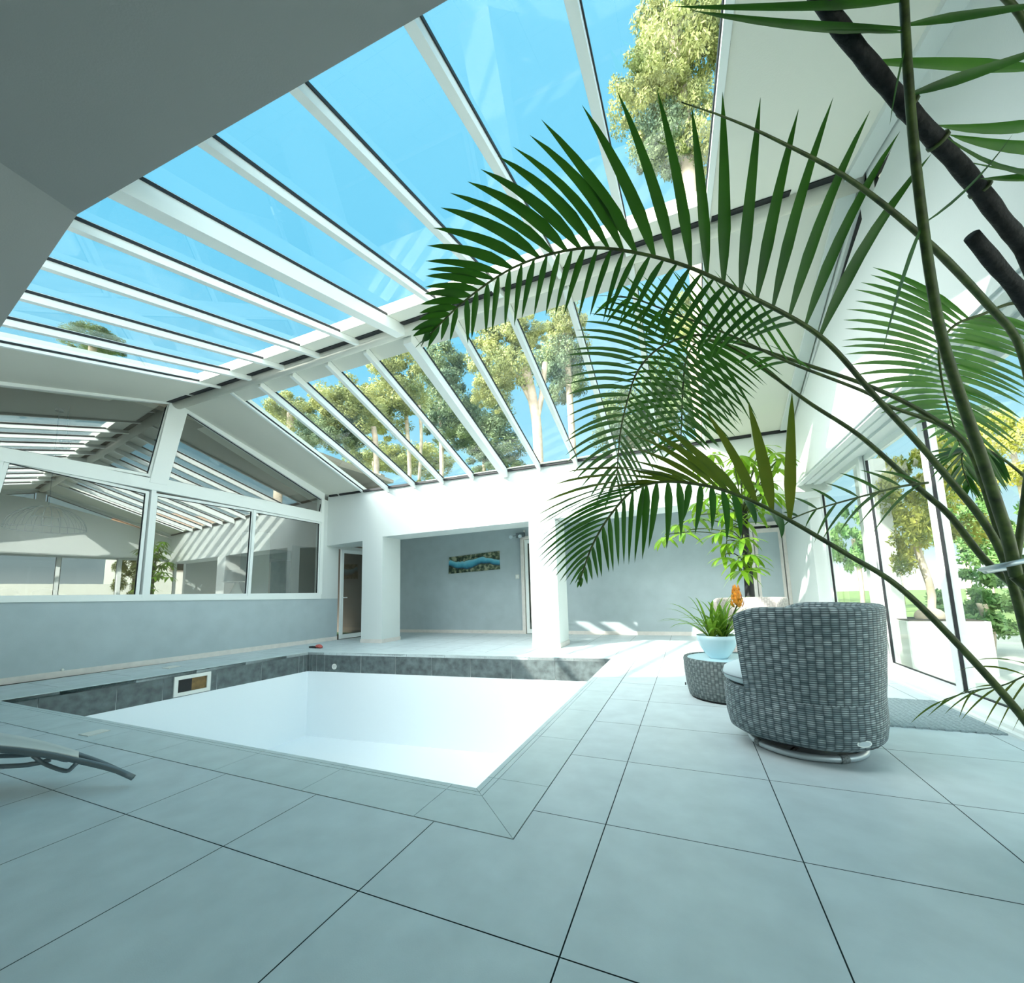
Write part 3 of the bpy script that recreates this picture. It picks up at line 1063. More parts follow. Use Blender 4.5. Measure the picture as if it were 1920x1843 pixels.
b.prism(pts, (0, 0.028, 0))
o = b.build('painting', M_paint, origin=cx)
tag(o, 'wide abstract canvas with a blue wave across dark green, on the grey alcove wall', 'painting')

c0 = at_pl(970, 1081, (-6.7, YB(-6.7) - 0.012, 0), Vector((-0.04, 1, 0)))
t = thing('light_switch', c0, 'small white light switch on the grey wall left of the half hidden door', 'switch')
b = MB()
b.box(c0.x - 0.055, c0.x + 0.055, c0.y, c0.y + 0.012, c0.z - 0.055, c0.z + 0.055)
b.build('plate', M_plastic, t)
b = MB()
b.box(c0.x - 0.028, c0.x + 0.028, c0.y - 0.006, c0.y, c0.z - 0.03, c0.z + 0.03)
b.build('rocker', M_frame, t)

c0 = at_pl(976, 1004, (-6.7, YB(-6.7) - 0.02, 0), Vector((-0.04, 1, 0)))
t = thing('emergency_light', c0, 'small twin spot emergency light high on the alcove wall near the right column', 'wall light')
b = MB()
b.box(c0.x - 0.10, c0.x + 0.14, c0.y - 0.10, c0.y + 0.0, c0.z - 0.06, c0.z + 0.07)
b.build('housing', M_metal, t)
for dx in (-0.22, 0.05):
    b = MB()
    q = c0 + Vector((dx, -0.14, -0.03))
    b.tube([q + Vector((0, 0.05, 0.02)), q, q + Vector((0, -0.05, -0.02))], [0.03, 0.045, 0.05], 12)
    b.build('spot_head', M_silver, t)
    b = MB()
    b.tube([q + Vector((0, 0.03, 0.01)), c0 + Vector((max(-0.09, dx), -0.06, 0.0))], 0.012, 6)
    b.build('arm', M_metal, t)
b = MB()
b.box(c0.x + 0.10, c0.x + 0.14, c0.y - 0.03, c0.y, c0.z - 0.18, c0.z + 0.14)
b.build('bracket', M_plastic, t)

# ---- pool fittings
a, bq = Vector(POOL[2]), Vector(POOL[3])
dl = (bq - a).normalized()
nl = Vector((-dl.y, dl.x))       # into the pool


def PLf(s, z, o):                # on the left pool wall, s metres from the far left corner
    p = a + dl * s + nl * o
    return (p.x, p.y, z)


s0 = (Vector((-6.334, 2.765)) - a).dot(dl)
s1 = (Vector((-6.287, 3.295)) - a).dot(dl)
s_hi, s_lo = max(s0, s1), min(s0, s1)
zt, zb = -0.062, -0.37
cen = Vector(PLf((s_hi + s_lo) / 2, zb, 0.0))
t = thing('pool_skimmer', cen, 'white framed skimmer opening in the slate band of the left pool side', 'skimmer')
b = MB()
wd = 0.055
for (sa, sb, za, zc) in ((s_lo, s_hi, zt - wd, zt), (s_lo, s_hi, zb, zb + wd), (s_lo, s_lo + wd, zb + wd, zt - wd), (s_hi - wd, s_hi, zb + wd, zt - wd)):
    b.hexa([PLf(sa, za, 0.007), PLf(sb, za, 0.007), PLf(sb, za, 0.035), PLf(sa, za, 0.035)], [PLf(sa, zc, 0.007), PLf(sb, zc, 0.007), PLf(sb, zc, 0.035), PLf(sa, zc, 0.035)])
b.build('frame', M_plastic, t)
b = MB()
b.poly([PLf(s_lo + wd, zb + wd, 0.009), PLf(s_hi - wd, zb + wd, 0.009), PLf(s_hi - wd, zt - wd, 0.009), PLf(s_lo + wd, zt - wd, 0.009)])
b.build('opening', M_brown, t)
b = MB()
b.hexa([PLf(s_hi - wd - 0.20, zb + wd, 0.010), PLf(s_hi - wd, zb + wd, 0.010), PLf(s_hi - wd, zb + wd, 0.016), PLf(s_hi - wd - 0.20, zb + wd, 0.016)],
       [PLf(s_hi - wd - 0.20, zt - wd, 0.010), PLf(s_hi - wd, zt - wd, 0.010), PLf(s_hi - wd, zt - wd, 0.016), PLf(s_hi - wd - 0.20, zt - wd, 0.016)])
b.build('painted_shade', M_dark, t)  # dark plate, shade inside the opening painted as a near-black sheet

a2, b2 = Vector(POOL[1]), Vector(POOL[2])
nrm2 = Vector(((b2 - a2).y * -1, (b2 - a2).x, 0)).normalized()
q = at_pl(628, 1249.5, (a2.x, a2.y, 0), nrm2)
t = thing('pool_inlet', q, 'round white water inlet in the far slate band near the pool corner', 'pool inlet')
b = MB()
d2v = Vector(((b2 - a2).x, (b2 - a2).y, 0)).normalized()
ring = [q + nrm2 * 0.012 + d2v * 0.055 * math.cos(2 * PI * k / 20) + Vector((0, 0, 0.055 * math.sin(2 * PI * k / 20))) for k in range(20)]
b.prism(ring, tuple(nrm2 * 0.014))
b.build('flange', M_plastic, t)
for k in range(3):
    b = MB()
    an = 2 * PI * k / 3 + 0.5
    q2 = q + d2v * 0.025 * math.cos(an) + Vector((0, 0, 0.025 * math.sin(an)))
    b.prism([q2 + nrm2 * 0.026 + d2v * 0.009 * math.cos(2 * PI * i / 10) + Vector((0, 0, 0.009 * math.sin(2 * PI * i / 10))) for i in range(10)], tuple(nrm2 * 0.003))
    b.build('nozzle', M_metal, t)

for pts, lab in (([(147, 1378), (165, 1381), (207, 1370), (190, 1368)], 'white skimmer lid flush in the deck near the lounger'),
                 ([(303, 1253), (317, 1254), (340, 1249), (325, 1248)], 'white skimmer lid flush in the left coping by the skimmer')):
    pp = [at_z(x, y, 0.002) for x, y in pts]
    cc = sum(pp, Vector()) / 4
    b = MB()
    b.prism(pp, (0, 0, 0.006))
    tag(b.build('skimmer_lid', M_plastic, origin=(cc.x, cc.y, 0.002)), lab, 'lid')

q = at_z(588.5, 1214.5, 0.0)
b = MB()
b.box(q.x - 0.10, q.x + 0.10, q.y - 0.05, q.y + 0.05, 0.002, 0.035)
tag(b.build('sunglasses_case', M_dark, origin=(q.x, q.y, 0.002)), 'small flat black case on the coping at the far left pool corner', 'case')
q = at_z(597.5, 1215, 0.0)
b = MB()
b.ellipsoid((q.x, q.y, 0.042), 0.085, 0.06, 0.04)
b.ellipsoid((q.x + 0.07, q.y - 0.02, 0.03), 0.06, 0.05, 0.028)
tag(b.build('red_cloth', M_red, smooth=True, origin=(q.x, q.y, 0.002)), 'small crumpled pinkish red cloth beside the black case at the pool corner', 'cloth')
q = at_pl(116, 1255.5, LP(1.5, 0, 0), Vector((1, -0.0831, 0)))
b = MB()
b.tube([q + Vector((0.013, 0, 0)), q + Vector((0.03, 0, 0)), q + Vector((0.034, 0, 0))], [0.018, 0.018, 0.010], 10)
tag(b.build('wall_nozzle', M_plastic, origin=q), 'tiny white nozzle low on the grey left wall above the skirting', 'nozzle')

# ---- doormat
mp_ = [at_z(x, y, 0.0) for x, y in ((1648, 1362), (1842, 1372), (1716, 1310), (1640, 1308))]
b = MB()
mx0, mx1, my0, my1 = 2.52, 3.30, 2.98, 3.98
n = 18
for i in range(n):
    b.box(lerp(mx0, mx1, i / n), lerp(mx0, mx1, (i + 0.94) / n), my0 + 0.01 * (i % 2), my1 - 0.01 * ((i + 1) % 2), 0.0005, 0.014)
b.box(mx0, mx1, my0 + 0.012, my1 - 0.012, 0.0005, 0.009)
tag(b.build('doormat', M_mat, origin=(2.91, 3.5, 0.0)), 'thin grey doormat on the tiles in front of the sliding doors', 'doormat')

# ------------------------------------------------------------------ furniture
def sq_r(th, p):
    return (abs(math.cos(th)) ** p + abs(math.sin(th)) ** p) ** (-1.0 / p)


def loft(mb, sections, us, vs):
    """sections: list of rings of points (same count); us per section, vs per point"""
    n, m = len(sections), len(sections[0])
    base = len(mb.v)
    for s in sections:
        mb.v += [tuple(p) for p in s]
    for i in range(n - 1):
        for k in range(m - 1):
            mb.f.append((base + i * m + k, base + (i + 1) * m + k, base + (i + 1) * m + k + 1, base + i * m + k + 1))
            mb.uv[len(mb.f) - 1] = [(us[i], vs[k]), (us[i + 1], vs[k]), (us[i + 1], vs[k + 1]), (us[i], vs[k + 1])]


def make_chair(loc, rz, label, group):
    t = thing('wicker_armchair', (0, 0, 0), label, 'armchair', group)
    # back shell
    a0, a1 = math.radians(66), math.radians(294)
    n = 96
    secs, us = [], []
    R0 = 0.458
    vs = None
    for i in range(n + 1):
        th = lerp(a0, a1, i / n)
        f = sq_r(th, 2.35)
        e = min(i, n - i) / n
        dip = 0.05 * max(0, 1 - e / 0.10) ** 2
        H = 0.985 - dip
        prof = []
        for q in range(13):
            z = lerp(0.115, H - 0.03, q / 12)
            w = (z - 0.115) / 0.87
            r = (R0 * lerp(0.94, 1.135, w ** 1.1) + 0.012 * math.sin(PI * w)) * f
            if q == 0:
                prof.append((r - 0.02, z - 0.0))
            prof.append((r, z + (0.02 if q == 0 else 0)))
        rt = prof[-1][0]
        for an in range(1, 8):
            x = an / 8 * PI
            prof.append((rt - 0.036 + 0.036 * math.cos(x), H - 0.03 + 0.03 * math.sin(x)))
        for q in range(9):
            z = lerp(H - 0.03, 0.40, q / 8)
            w = (z - 0.115) / 0.87
            r = (R0 * lerp(0.94, 1.135, w ** 1.1) + 0.012 * math.sin(PI * w)) * f - 0.072
            prof.append((r, z))
        secs.append([Vector((r * math.cos(th), r * math.sin(th), z)) for r, z in prof])
        if vs is None:
            vs = [0.0]
            for p, q in zip(prof, prof[1:]):
                vs.append(vs[-1] + math.hypot(q[0] - p[0], q[1] - p[1]))
    us = [0.0]
    for i in range(n):
        us.append(us[-1] + (secs[i + 1][8] - secs[i][8]).length)
    b = MB()
    loft(b, secs, us, vs)
    # end caps of the arms
    for s in (secs[0], secs[-1]):
        m = len(s)
        base = len(b.v)
        b.v += [tuple(p) for p in s]
        ks = m // 2
        for k in range(ks):
            b.f.append((base + k, base + k + 1, base + m - 2 - k, base + m - 1 - k))
            b.uv[len(b.f) - 1] = [(0, vs[k]), (0, vs[k + 1]), (0.07, vs[k + 1]), (0.07, vs[k])]
    b.build('backrest', M_wicker, t, smooth=True)
    # seat base
    b = MB()
    secs, us = [], []
    for i in range(73):
        th = 2 * PI * i / 72
        f = sq_r(th, 2.35)
        pr = [(0.40, 0.10), (0.445, 0.13), (0.462, 0.22), (0.466, 0.40), (0.455, 0.425), (0.40, 0.43)]
        secs.append([Vector((r * f * math.cos(th), r * f * math.sin(th), z)) for r, z in pr])
    us = [0.0]
    for i in range(72):
        us.append(us[-1] + (secs[i + 1][2] - secs[i][2]).length)
    loft(b, secs, us, [0, 0.05, 0.14, 0.32, 0.35, 0.41])
    b.build('seat_base', M_wicker, t, smooth=True)
    # seat cushion
    b = MB()
    pr = [(0.0, 0.435), (0.40, 0.435), (0.432, 0.455), (0.440, 0.49), (0.430, 0.525), (0.39, 0.545), (0.0, 0.56)]
    secs = []
    for i in range(73):
        th = 2 * PI * i / 72
        f = sq_r(th, 2.35)
        ext = 1.0 + 0.07 * max(0, math.cos(th))
        if math.cos(th) < 0.35:
            f *= 0.84
        secs.append([Vector((r * f * ext * math.cos(th), r * f * ext * math.sin(th), z)) for r, z in pr])
    loft(b, secs, [0] * 73, [0] * 7)
    cu = b.build('seat_cushion', M_cushion, t, smooth=True)
    b = MB()
    b.tube([Vector((0.446 * sq_r(2 * PI * i / 48, 2.35) * (0.84 if math.cos(2 * PI * i / 48) < 0.35 else 1) * (1 + 0.07 * max(0, math.cos(2 * PI * i / 48))) * math.cos(2 * PI * i / 48),
                    0.446 * sq_r(2 * PI * i / 48, 2.35) * (0.84 if math.cos(2 * PI * i / 48) < 0.35 else 1) * (1 + 0.07 * max(0, math.cos(2 * PI * i / 48))) * math.sin(2 * PI * i / 48), 0.49)) for i in range(48)], 0.004, 5, True)
    pip = b.build('piping', M_metal, cu, smooth=True)
    # swivel base
    b = MB()
    b.tube([(0.33 * math.cos(2 * PI * i / 64), 0.33 * math.sin(2 * PI * i / 64), 0.028) for i in range(64)], 0.022, 10, True)
    rg_ = b.build('base_ring', M_silver, t, smooth=True)
    for k in range(4):
        b = MB()
        am = PI / 4 + 0.12 + k * PI / 2
        b.tube([(0.33 * math.cos(am + q * 0.025), 0.33 * math.sin(am + q * 0.025), 0.028) for q in range(-3, 4)], 0.0265, 10)
        b.build('wicker_wrap', M_wicker_plain, rg_, smooth=True)
    b = MB()
    b.lathe([(0.10, 0.03), (0.10, 0.075), (0.30, 0.09), (0.42, 0.102), (0.42, 0.108)], n=40)
    b.tube([(-0.33, 0, 0.03), (0.33, 0, 0.03)], 0.012, 6)
    b.tube([(0, -0.33, 0.03), (0, 0.33, 0.03)], 0.012, 6)
    b.build('swivel_plate', M_dark, t)
    # oval badge low on the back
    th = math.radians(145)
    f = sq_r(th, 2.35)
    rr = (R0 * lerp(0.955, 1.115, 0.065)) * f + 0.006
    nrm = Vector((math.cos(th), math.sin(th), 0))
    tg = Vector((-math.sin(th), math.cos(th), 0))
    c = Vector((rr * math.cos(th), rr * math.sin(th), 0.165))
    b = MB()
    b.prism([c + tg * 0.048 * math.cos(2 * PI * k / 24) + Vector((0, 0, 0.020 * math.sin(2 * PI * k / 24))) for k in range(24)], tuple(nrm * 0.006))
    bd = b.build('badge', M_frame, t)
    b = MB()
    c2 = c + nrm * 0.006
    b.prism([c2 + tg * 0.040 * math.cos(2 * PI * k / 24) + Vector((0, 0, 0.014 * math.sin(2 * PI * k / 24))) for k in range(24)], tuple(nrm * 0.002))
    b.build('badge_face', M_silver, bd)
    t.location = loc
    t.rotation_euler = (0, 0, rz)
    return t


M_wicker_plain = plain('grey_wrap', (0.22, 0.25, 0.25), 0.6, noise=0.5, scale=80, bump=0.4, bscale=150)


def copy_tree(o, parent=None):
    c = o.copy()
    COL.objects.link(c)
    if parent is not None:
        c.parent = parent
    for ch in [k for k in bpy.data.objects if k.parent == o]:
        copy_tree(ch, c)
    return c


ch1 = make_chair((1.93, 2.32, 0), math.radians(153), 'grey wicker tub armchair on a swivel ring, its back turned to the camera', 'wicker armchairs')
ch2 = copy_tree(ch1)
ch2.location = (1.98, 5.15, 0)
ch2.rotation_euler = (0, 0, math.radians(-120))
ch2.scale = (0.84, 0.84, 0.985)
ch2['label'] = 'wicker tub armchair, its sunlight put into a pale colour, showing only its rim behind the nearer armchair'
for c_ in [k for k in bpy.data.objects if k.parent == ch2]:
    if c_.data.materials and c_.data.materials[0] == M_wicker:
        c_.data = c_.data.copy()
        c_.data.materials[0] = M_wicker_sunlit  # sunlight on this chair comes from the paler colour

# ottoman table
t = thing('wicker_ottoman', (1.555, 3.63, 0), 'low round wicker ottoman table with a glass top, holding the planted bowl', 'ottoman table')
b = MB()
secs = []
pr = [(0.36, 0.02), (0.375, 0.025), (0.395, 0.12), (0.408, 0.26), (0.412, 0.385), (0.405, 0.402), (0.39, 0.405), (0.375, 0.395), (0.372, 0.375)]
for i in range(81):
    th = 2 * PI * i / 80
    secs.append([Vector((1.555 + r * math.cos(th), 3.63 + r * math.sin(th), z)) for r, z in pr])
us = [0.405 * 2 * PI * i / 80 for i in range(81)]
vs = [0.0]
for p, q in zip(pr, pr[1:]):
    vs.append(vs[-1] + math.hypot(q[0] - p[0], q[1] - p[1]))
M_wicker_o = wicker_mat('grey_basket_wicker', (0.035, 0.055, 0.06), (0.16, 0.20, 0.20), (0.36, 0.40, 0.39), 0.034, 0.012)
loft(b, secs, us, vs)
b.build('body', M_wicker_o, t, smooth=True)
b = MB()
b.lathe([(0.0, 0.378), (0.371, 0.378), (0.371, 0.392), (0.0, 0.392)], (1.555, 3.63, 0), 64, False)
b.build('glass_top', M_bowl, t)
b = MB()
b.lathe([(0.34, 0.0), (0.355, 0.0), (0.355, 0.02), (0.34, 0.02)], (1.555, 3.63, 0), 48)
b.build('base_rim', M_dark, t)
b = MB()
b.box(1.555 - 0.412, 1.555 - 0.400, 3.60, 3.63, 0.10, 0.125)
b.build('latch', M_dark, t)

# planted bowl
BX, BY, BZ = 1.485, 3.60, 0.393
t = thing('bromeliad_bowl', (BX, BY, BZ), 'pale blue bowl of bromeliads with an orange flower spike, on the wicker ottoman', 'potted plant')
b = MB()
pr = [(0.0, 0.0), (0.085, 0.0), (0.092, 0.012), (0.125, 0.05), (0.165, 0.115), (0.19, 0.19), (0.197, 0.235), (0.188, 0.236), (0.178, 0.19), (0.15, 0.12), (0.0, 0.10)]
b.lathe(pr, (BX, BY, BZ), 40, False)
b.build('bowl', M_bowl, t, smooth=True)
b = MB()
b.lathe([(0.0, 0.205), (0.10, 0.21), (0.183, 0.20)], (BX, BY, BZ), 24, False)
b.build('soil', M_soil, t)


def blade(mb, base, tip, bow, width, wdir, segs=6, fold=0.25, taper=0.75, twist=0.0):
    """one arching leaf blade from base to tip; bow lifts the middle"""
    base, tip, bow = Vector(base), Vector(tip), Vector(bow)
    ctrl = (base + tip) / 2 + bow
    pts = []
    for i in range(segs + 1):
        s = i / segs
        p = base * (1 - s) ** 2 + ctrl * 2 * s * (1 - s) + tip * s * s
        d = ((ctrl - base) * (1 - s) + (tip - ctrl) * s).normalized()
        w = wdir - d * wdir.dot(d)
        if w.length < 1e-4:
            w = d.cross(Vector((0, 0, 1)))
        w.normalize()
        nn = d.cross(w)
        if twist:
            a = twist * s
            w, nn = w * math.cos(a) + nn * math.sin(a), nn * math.cos(a) - w * math.sin(a)
        hw = width * 0.5 * (min(1, (0.25 + s * 3.2)) * (1 - s ** 2.2) ** taper + 0.012)
        pts.append((p + w * hw + nn * hw * fold, p, p - w * hw + nn * hw * fold))
    i0 = len(mb.v)
    for a, c, e in pts:
        mb.v += [tuple(a), tuple(c), tuple(e)]
    for i in range(segs):
        q = i0 + i * 3
        mb.f.append((q, q + 1, q + 4, q + 3))
        mb.f.append((q + 1, q + 2, q + 5, q + 4))


rnd = random.Random(11)
for rx, ry, cnt, sz in ((-0.05, 0.0, 30, 0.56), (0.06, 0.02, 26, 0.46)):
    b = MB()
    for k in range(cnt):
        an = rnd.uniform(0, 2 * PI)
        L = sz * rnd.uniform(0.7, 1.15)
        el = rnd.uniform(0.15, 1.25)
        c = Vector((BX + rx, BY + ry, BZ + 0.20))
        tip = c + Vector((math.cos(an) * math.cos(el), math.sin(an) * math.cos(el), math.sin(el) * 0.9)) * L
        blade(b, c + Vector((0.02 * math.cos(an), 0.02 * math.sin(an), 0)), tip, (0, 0, 0.16 * L / 0.5), rnd.uniform(0.026, 0.048), Vector((-math.sin(an), math.cos(an), 0)), 7, 0.35)
    b.build('leaf_rosette', M_brom, t, smooth=True)
b = MB()
q = at_y(1381, 1120, 3.60)
b.tube([(BX + 0.09, BY, BZ + 0.2), (BX + 0.10, BY, BZ + 0.30), tuple(q - Vector((0, 0, 0.08)))], 0.008, 6)
fs = b.build('flower_stalk', M_stem, t)
b = MB()
for lay in range(6):
    for k in range(5):
        an = 2 * PI * k / 5 + lay * 0.6
        z = -0.08 + lay * 0.032
        r = 0.036 * (1 - lay / 8)
        c = q + Vector((r * math.cos(an), r * math.sin(an), z))
        blade(b, c - Vector((0, 0, 0.02)), c + Vector((r * 0.7 * math.cos(an), r * 0.7 * math.sin(an), 0.055)), (0.012 * math.cos(an), 0.012 * math.sin(an), 0), 0.045, Vector((-math.sin(an), math.cos(an), 0)), 4, -0.3)
b.ellipsoid((q.x, q.y, q.z), 0.035, 0.035, 0.085, 10, 6)
b.build('flower_spike', M_orange, fs, smooth=True)

# ---- umbrella tree behind the armchairs
SX, SY = 2.12, 6.1
t = thing('umbrella_tree', (SX, SY, 0), 'tall umbrella plant with sunlit lime green leaves behind the armchairs', 'potted plant')
b = MB()
b.lathe([(0.17, 0.0), (0.20, 0.02), (0.25, 0.42), (0.25, 0.46), (0.22, 0.46), (0.21, 0.40), (0.0, 0.40)], (SX, SY, 0), 32)
b.build('pot', M_render, t, smooth=True)
b = MB()
b.tube([(SX, SY, 0.40), (SX - 0.01, SY, 0.9), (SX, SY, 1.5), (SX + 0.02, SY, 2.3)], [0.075, 0.07, 0.06, 0.05], 12)
b.build('moss_pole', M_dark, t, smooth=True)
WH = [(1428, 838, .0), (1453, 850, -.2), (1405, 866, .1), (1458, 880, .2), (1378, 880, -.2), (1336, 852, .1), (1316, 868, 0), (1414, 910, -.2), (1440, 905, .1), (1345, 900, -.1), (1312, 942, .2), (1306, 972, -.1), (1272, 985, 0),
      (1246, 1008, .1), (1284, 1000, -.15), (1366, 962, -.2), (1385, 945, .2), (1350, 1000, -.3), (1362, 1020, -.15), (1395, 1010, -.25), (1405, 1040, -.3), (1384, 1052, -.2), (1398, 980, .1), (1330, 955, .25), (1418, 880, .3), (1434, 930, -.15), (1340, 930, -.25), (1392, 900, .15), (1372, 925, -.1), (1448, 925, 0), (1400, 945, .2), (1374, 990, .1), (1390, 1070, -.25), (1360, 1045, -.1), (1408, 1065, -.1), (1420, 960, -.1), (1466, 860, -.15), (1388, 855, -.2)]
st = MB()
for i, (x, y, dy) in enumerate(WH):
    p = at_y(x, y, SY + dy * 1.3)
    z0_ = min(p.z - 0.15, 2.2)
    root = Vector((SX, SY, max(0.7, z0_)))
    mid = (root + p) / 2 + Vector((0, 0, 0.12))
    st.tube(smooth_path([root, mid, p + Vector((0, 0, 0.05)), p], 8), 0.009, 5)
    b = MB()
    m_ = rnd.randint(7, 10)
    for k in range(m_):
        an = 2 * PI * k / m_ + rnd.uniform(-.25, .25)
        L = rnd.uniform(0.24, 0.38)
        dr = rnd.uniform(0.5, 1.5)
        c = p + Vector((math.cos(an), math.sin(an), 0)) * 0.025
        tip = p + Vector((math.cos(an) * L / (0.6 + dr * .5), math.sin(an) * L / (0.6 + dr * .5), -L * 0.55 * dr))
        blade(b, c, tip, (math.cos(an) * .03, math.sin(an) * .03, 0.05), rnd.uniform(0.065, 0.095), Vector((-math.sin(an), math.cos(an), 0)), 6, 0.15, 0.6)
    b.build('leaf_cluster', M_scheff, t, smooth=True)
st.build('branches', M_stem, t, smooth=True)

# ---- sun lounger at the left edge
t = thing('sun_lounger', (-2.4, 0.15, 0), 'grey framed sun lounger with pale mesh sling entering at the left edge', 'sun lounger')
nearp = [at_z(-260, 1400, 0.30), at_z(-120, 1401, 0.29), at_z(0, 1405, 0.265), at_z(95, 1416, 0.215), at_z(205, 1440, 0.115), at_z(250, 1458, 0.045)]
ax = (nearp[5] - nearp[2])
ax.z = 0
ax.normalize()
pw = Vector((-0.93, 0.36, 0)) * 0.62
near = smooth_path(nearp, 30)
far = [p + pw * max(0.0, (1 - i / 27.0)) ** 0.8 for i, p in enumerate(near)]
b = MB()
b.tube(near, [0.020] * 22 + [0.017] * 8, 10)
f1 = b.build('side_rail', M_metal, t, smooth=True)
b = MB()
b.tube(far, [0.020] * 22 + [0.017] * 8, 10)
b.build('side_rail', M_metal, t, smooth=True)
b = MB()
nn_ = 24
sag = lambda q: Vector((0, 0, 0.024 - 0.02 * math.sin(PI * q)))
grid_ = [[near[i].lerp(far[i], k / 6) + sag(k / 6) for k in range(7)] for i in range(nn_)]
b.v = [tuple(p) for row in grid_ for p in row]
b.f = [(i * 7 + k, (i + 1) * 7 + k, (i + 1) * 7 + k + 1, i * 7 + k + 1) for i in range(nn_ - 1) for k in range(6)]
sl_ = b.build('sling', M_sling, t, smooth=True)
so = sl_.modifiers.new('thickness', 'SOLIDIFY')
so.thickness = 0.006
low = [at_z(-150, 1440, 0.19), at_z(0, 1437, 0.17), at_z(60, 1433, 0.165), at_z(95, 1424, 0.175)]
for o in (Vector((0, 0, 0)), pw * 0.4):
    b = MB()
    b.tube(smooth_path([p + o for p in low], 14), 0.014, 8)
    b.build('lower_rail', M_metal, t, smooth=True)
    b = MB()
    u = [at_z(62, 1417, 0.215), at_z(84, 1432, 0.16), at_z(112, 1443, 0.125), at_z(128, 1445, 0.115), at_z(138, 1436, 0.145), at_z(145, 1430, 0.165)]
    b.tube(smooth_path([p + o for p in u], 18), 0.012, 8)
    b.build('handle_loop', M_metal, t, smooth=True)
for o in (Vector((0, 0, 0)), pw):
    b = MB()
    p = near[3] + o
    b.tube([p, Vector((p.x - 0.05, p.y - 0.02, 0.0))], 0.017, 8)
    b.build('leg', M_metal, t, smooth=True)

# ------------------------------------------------------------------ room behind the left glass
lr = MB()
lr.poly([(-13, -4.2, 0), (-8.0, -4.2, 0), (-7.45, 7.0, 0), (-13, 7.0, 0)])
struct(lr.build('floor_inner', M_wood), 'dark floor of the room behind the left windows', 'floor')
lr = MB()
lr.box(-13.2, -13.0, -4.4, 9.6, 0, 5.0)
lr.box(-13.0, -8.3, -4.4, -4.2, 0, 5.0)
lr.box(-13.0, -7.5, 9.0, 9.2, 0, 5.0)
struct(lr.build('wall_inner', M_taupe), 'taupe walls of the room behind the left windows', 'wall')
lr = MB()
lr.prism([(-13.2, -4.4, 4.75), (-8.3, -4.4, 4.75), (-7.62, 3.2, 4.97), (-7.3, 9.4, 4.75), (-13.2, 9.4, 4.75)], (0, 0, 0.1))
struct(lr.build('ceiling_inner', M_taupe), 'dark ceiling of the room behind the left windows', 'ceiling')
lr = MB()
lr.box(-9.6, -9.15, 6.0, 6.5, 0, 2.9)
struct(lr.build('trim_34', M_render), 'pale pillar in the room behind the left windows', 'pillar')
lr = MB()
lr.box(-10.2, -9.0, 6.5, 7.9, 2.2, 2.45)
lr.box(-10.0, -9.4, 7.2, 7.7, 0, 2.3)
struct(lr.build('wall_inner_stone', M_wood), 'dark stone wall panel behind the right inner window', 'wall')
# sideboard, lamp, pendant, ceiling lamp, armchairs of the inner room
t = thing('sideboard', (-9.4, 5.3, 0), 'dark wooden sideboard under the white lamp behind the left windows', 'sideboard')
b = MB()
b.box(-9.75, -9.05, 4.6, 6.0, 0.12, 1.18)
b.build('body', M_wood, t)
for y in (4.66, 5.33):
    b = MB()
    b.box(-9.05, -9.03, y, y + 0.6, 0.2, 1.1)
    d_ = b.build('door', M_wood, t)
    b = MB()
    b.tube([(-9.03, y + 0.3, 0.65), (-9.01, y + 0.3, 0.65)], 0.012, 8)
    b.build('knob', M_silver, d_)
for x in (-9.7, -9.1):
    for y in (4.66, 5.94):
        b = MB()
        b.tube([(x, y, 0), (x, y, 0.12)], 0.02, 8)
        b.build('leg', M_wood, t)
q = at_x(443, 1115, -9.3)
t = thing('table_lamp', (q.x, q.y, 1.18), 'white cone lamp with a dark drum shade seen through the middle inner window', 'table lamp')
b = MB()
b.lathe([(0.20, 0.0), (0.19, 0.02), (0.13, 0.12), (0.075, 0.26), (0.045, 0.36), (0.04, 0.40), (0.0, 0.40)], (q.x, q.y, 1.18), 28)
b.build('base', M_plastic, t, smooth=True)
b = MB()
b.lathe([(0.30, 0.38), (0.28, 0.68), (0.27, 0.68), (0.29, 0.38)], (q.x, q.y, 1.18), 32, False)
sh_ = b.build('lamp_shade', M_wood, t, smooth=True)
b = MB()
b.lathe([(0.302, 0.375), (0.302, 0.395), (0.29, 0.395), (0.29, 0.375)], (q.x, q.y, 1.18), 32, False)
b.build('rim', M_skirt, sh_)
q = at_x(90, 962, -9.3)
t = thing('pendant_lamp', (q.x, q.y, q.z), 'wire dome pendant lamp with a dark inner shade behind the lower left window', 'pendant lamp')
b = MB()
for k in range(28):
    an = 2 * PI * k / 28
    b.tube([(q.x + 0.52 * math.sin(s) * math.cos(an), q.y + 0.52 * math.sin(s) * math.sin(an), q.z - 0.30 + 0.42 * math.cos(s)) for s in [0.12 + 1.45 * i / 10 for i in range(11)]], 0.004, 4)
b.tube([(q.x + 0.52 * math.cos(2 * PI * k / 40), q.y + 0.52 * math.sin(2 * PI * k / 40), q.z - 0.30) for k in range(40)], 0.006, 5, True)
b.build('wire_shade', M_dark, t)
b = MB()
b.lathe([(0.20, -0.06), (0.17, 0.08), (0.10, 0.13), (0.02, 0.15)], (q.x, q.y, q.z), 24)
b.build('inner_shade', M_brown, t, smooth=True)
b = MB()
b.tube([(q.x, q.y, q.z + 0.14), (q.x, q.y, 4.72)], 0.006, 5)
b.build('cord', M_dark, t)
b = MB()
b.lathe([(0.06, 0.0), (0.05, 0.05)], (q.x, q.y, 4.70), 14)
b.build('ceiling_rose', M_dark, t)
q = at_x(122, 832, -9.0)
t = thing('ceiling_lamp', (q.x, q.y, q.z), 'small black lamp holder hanging from the inner room ceiling', 'ceiling lamp')
b = MB()
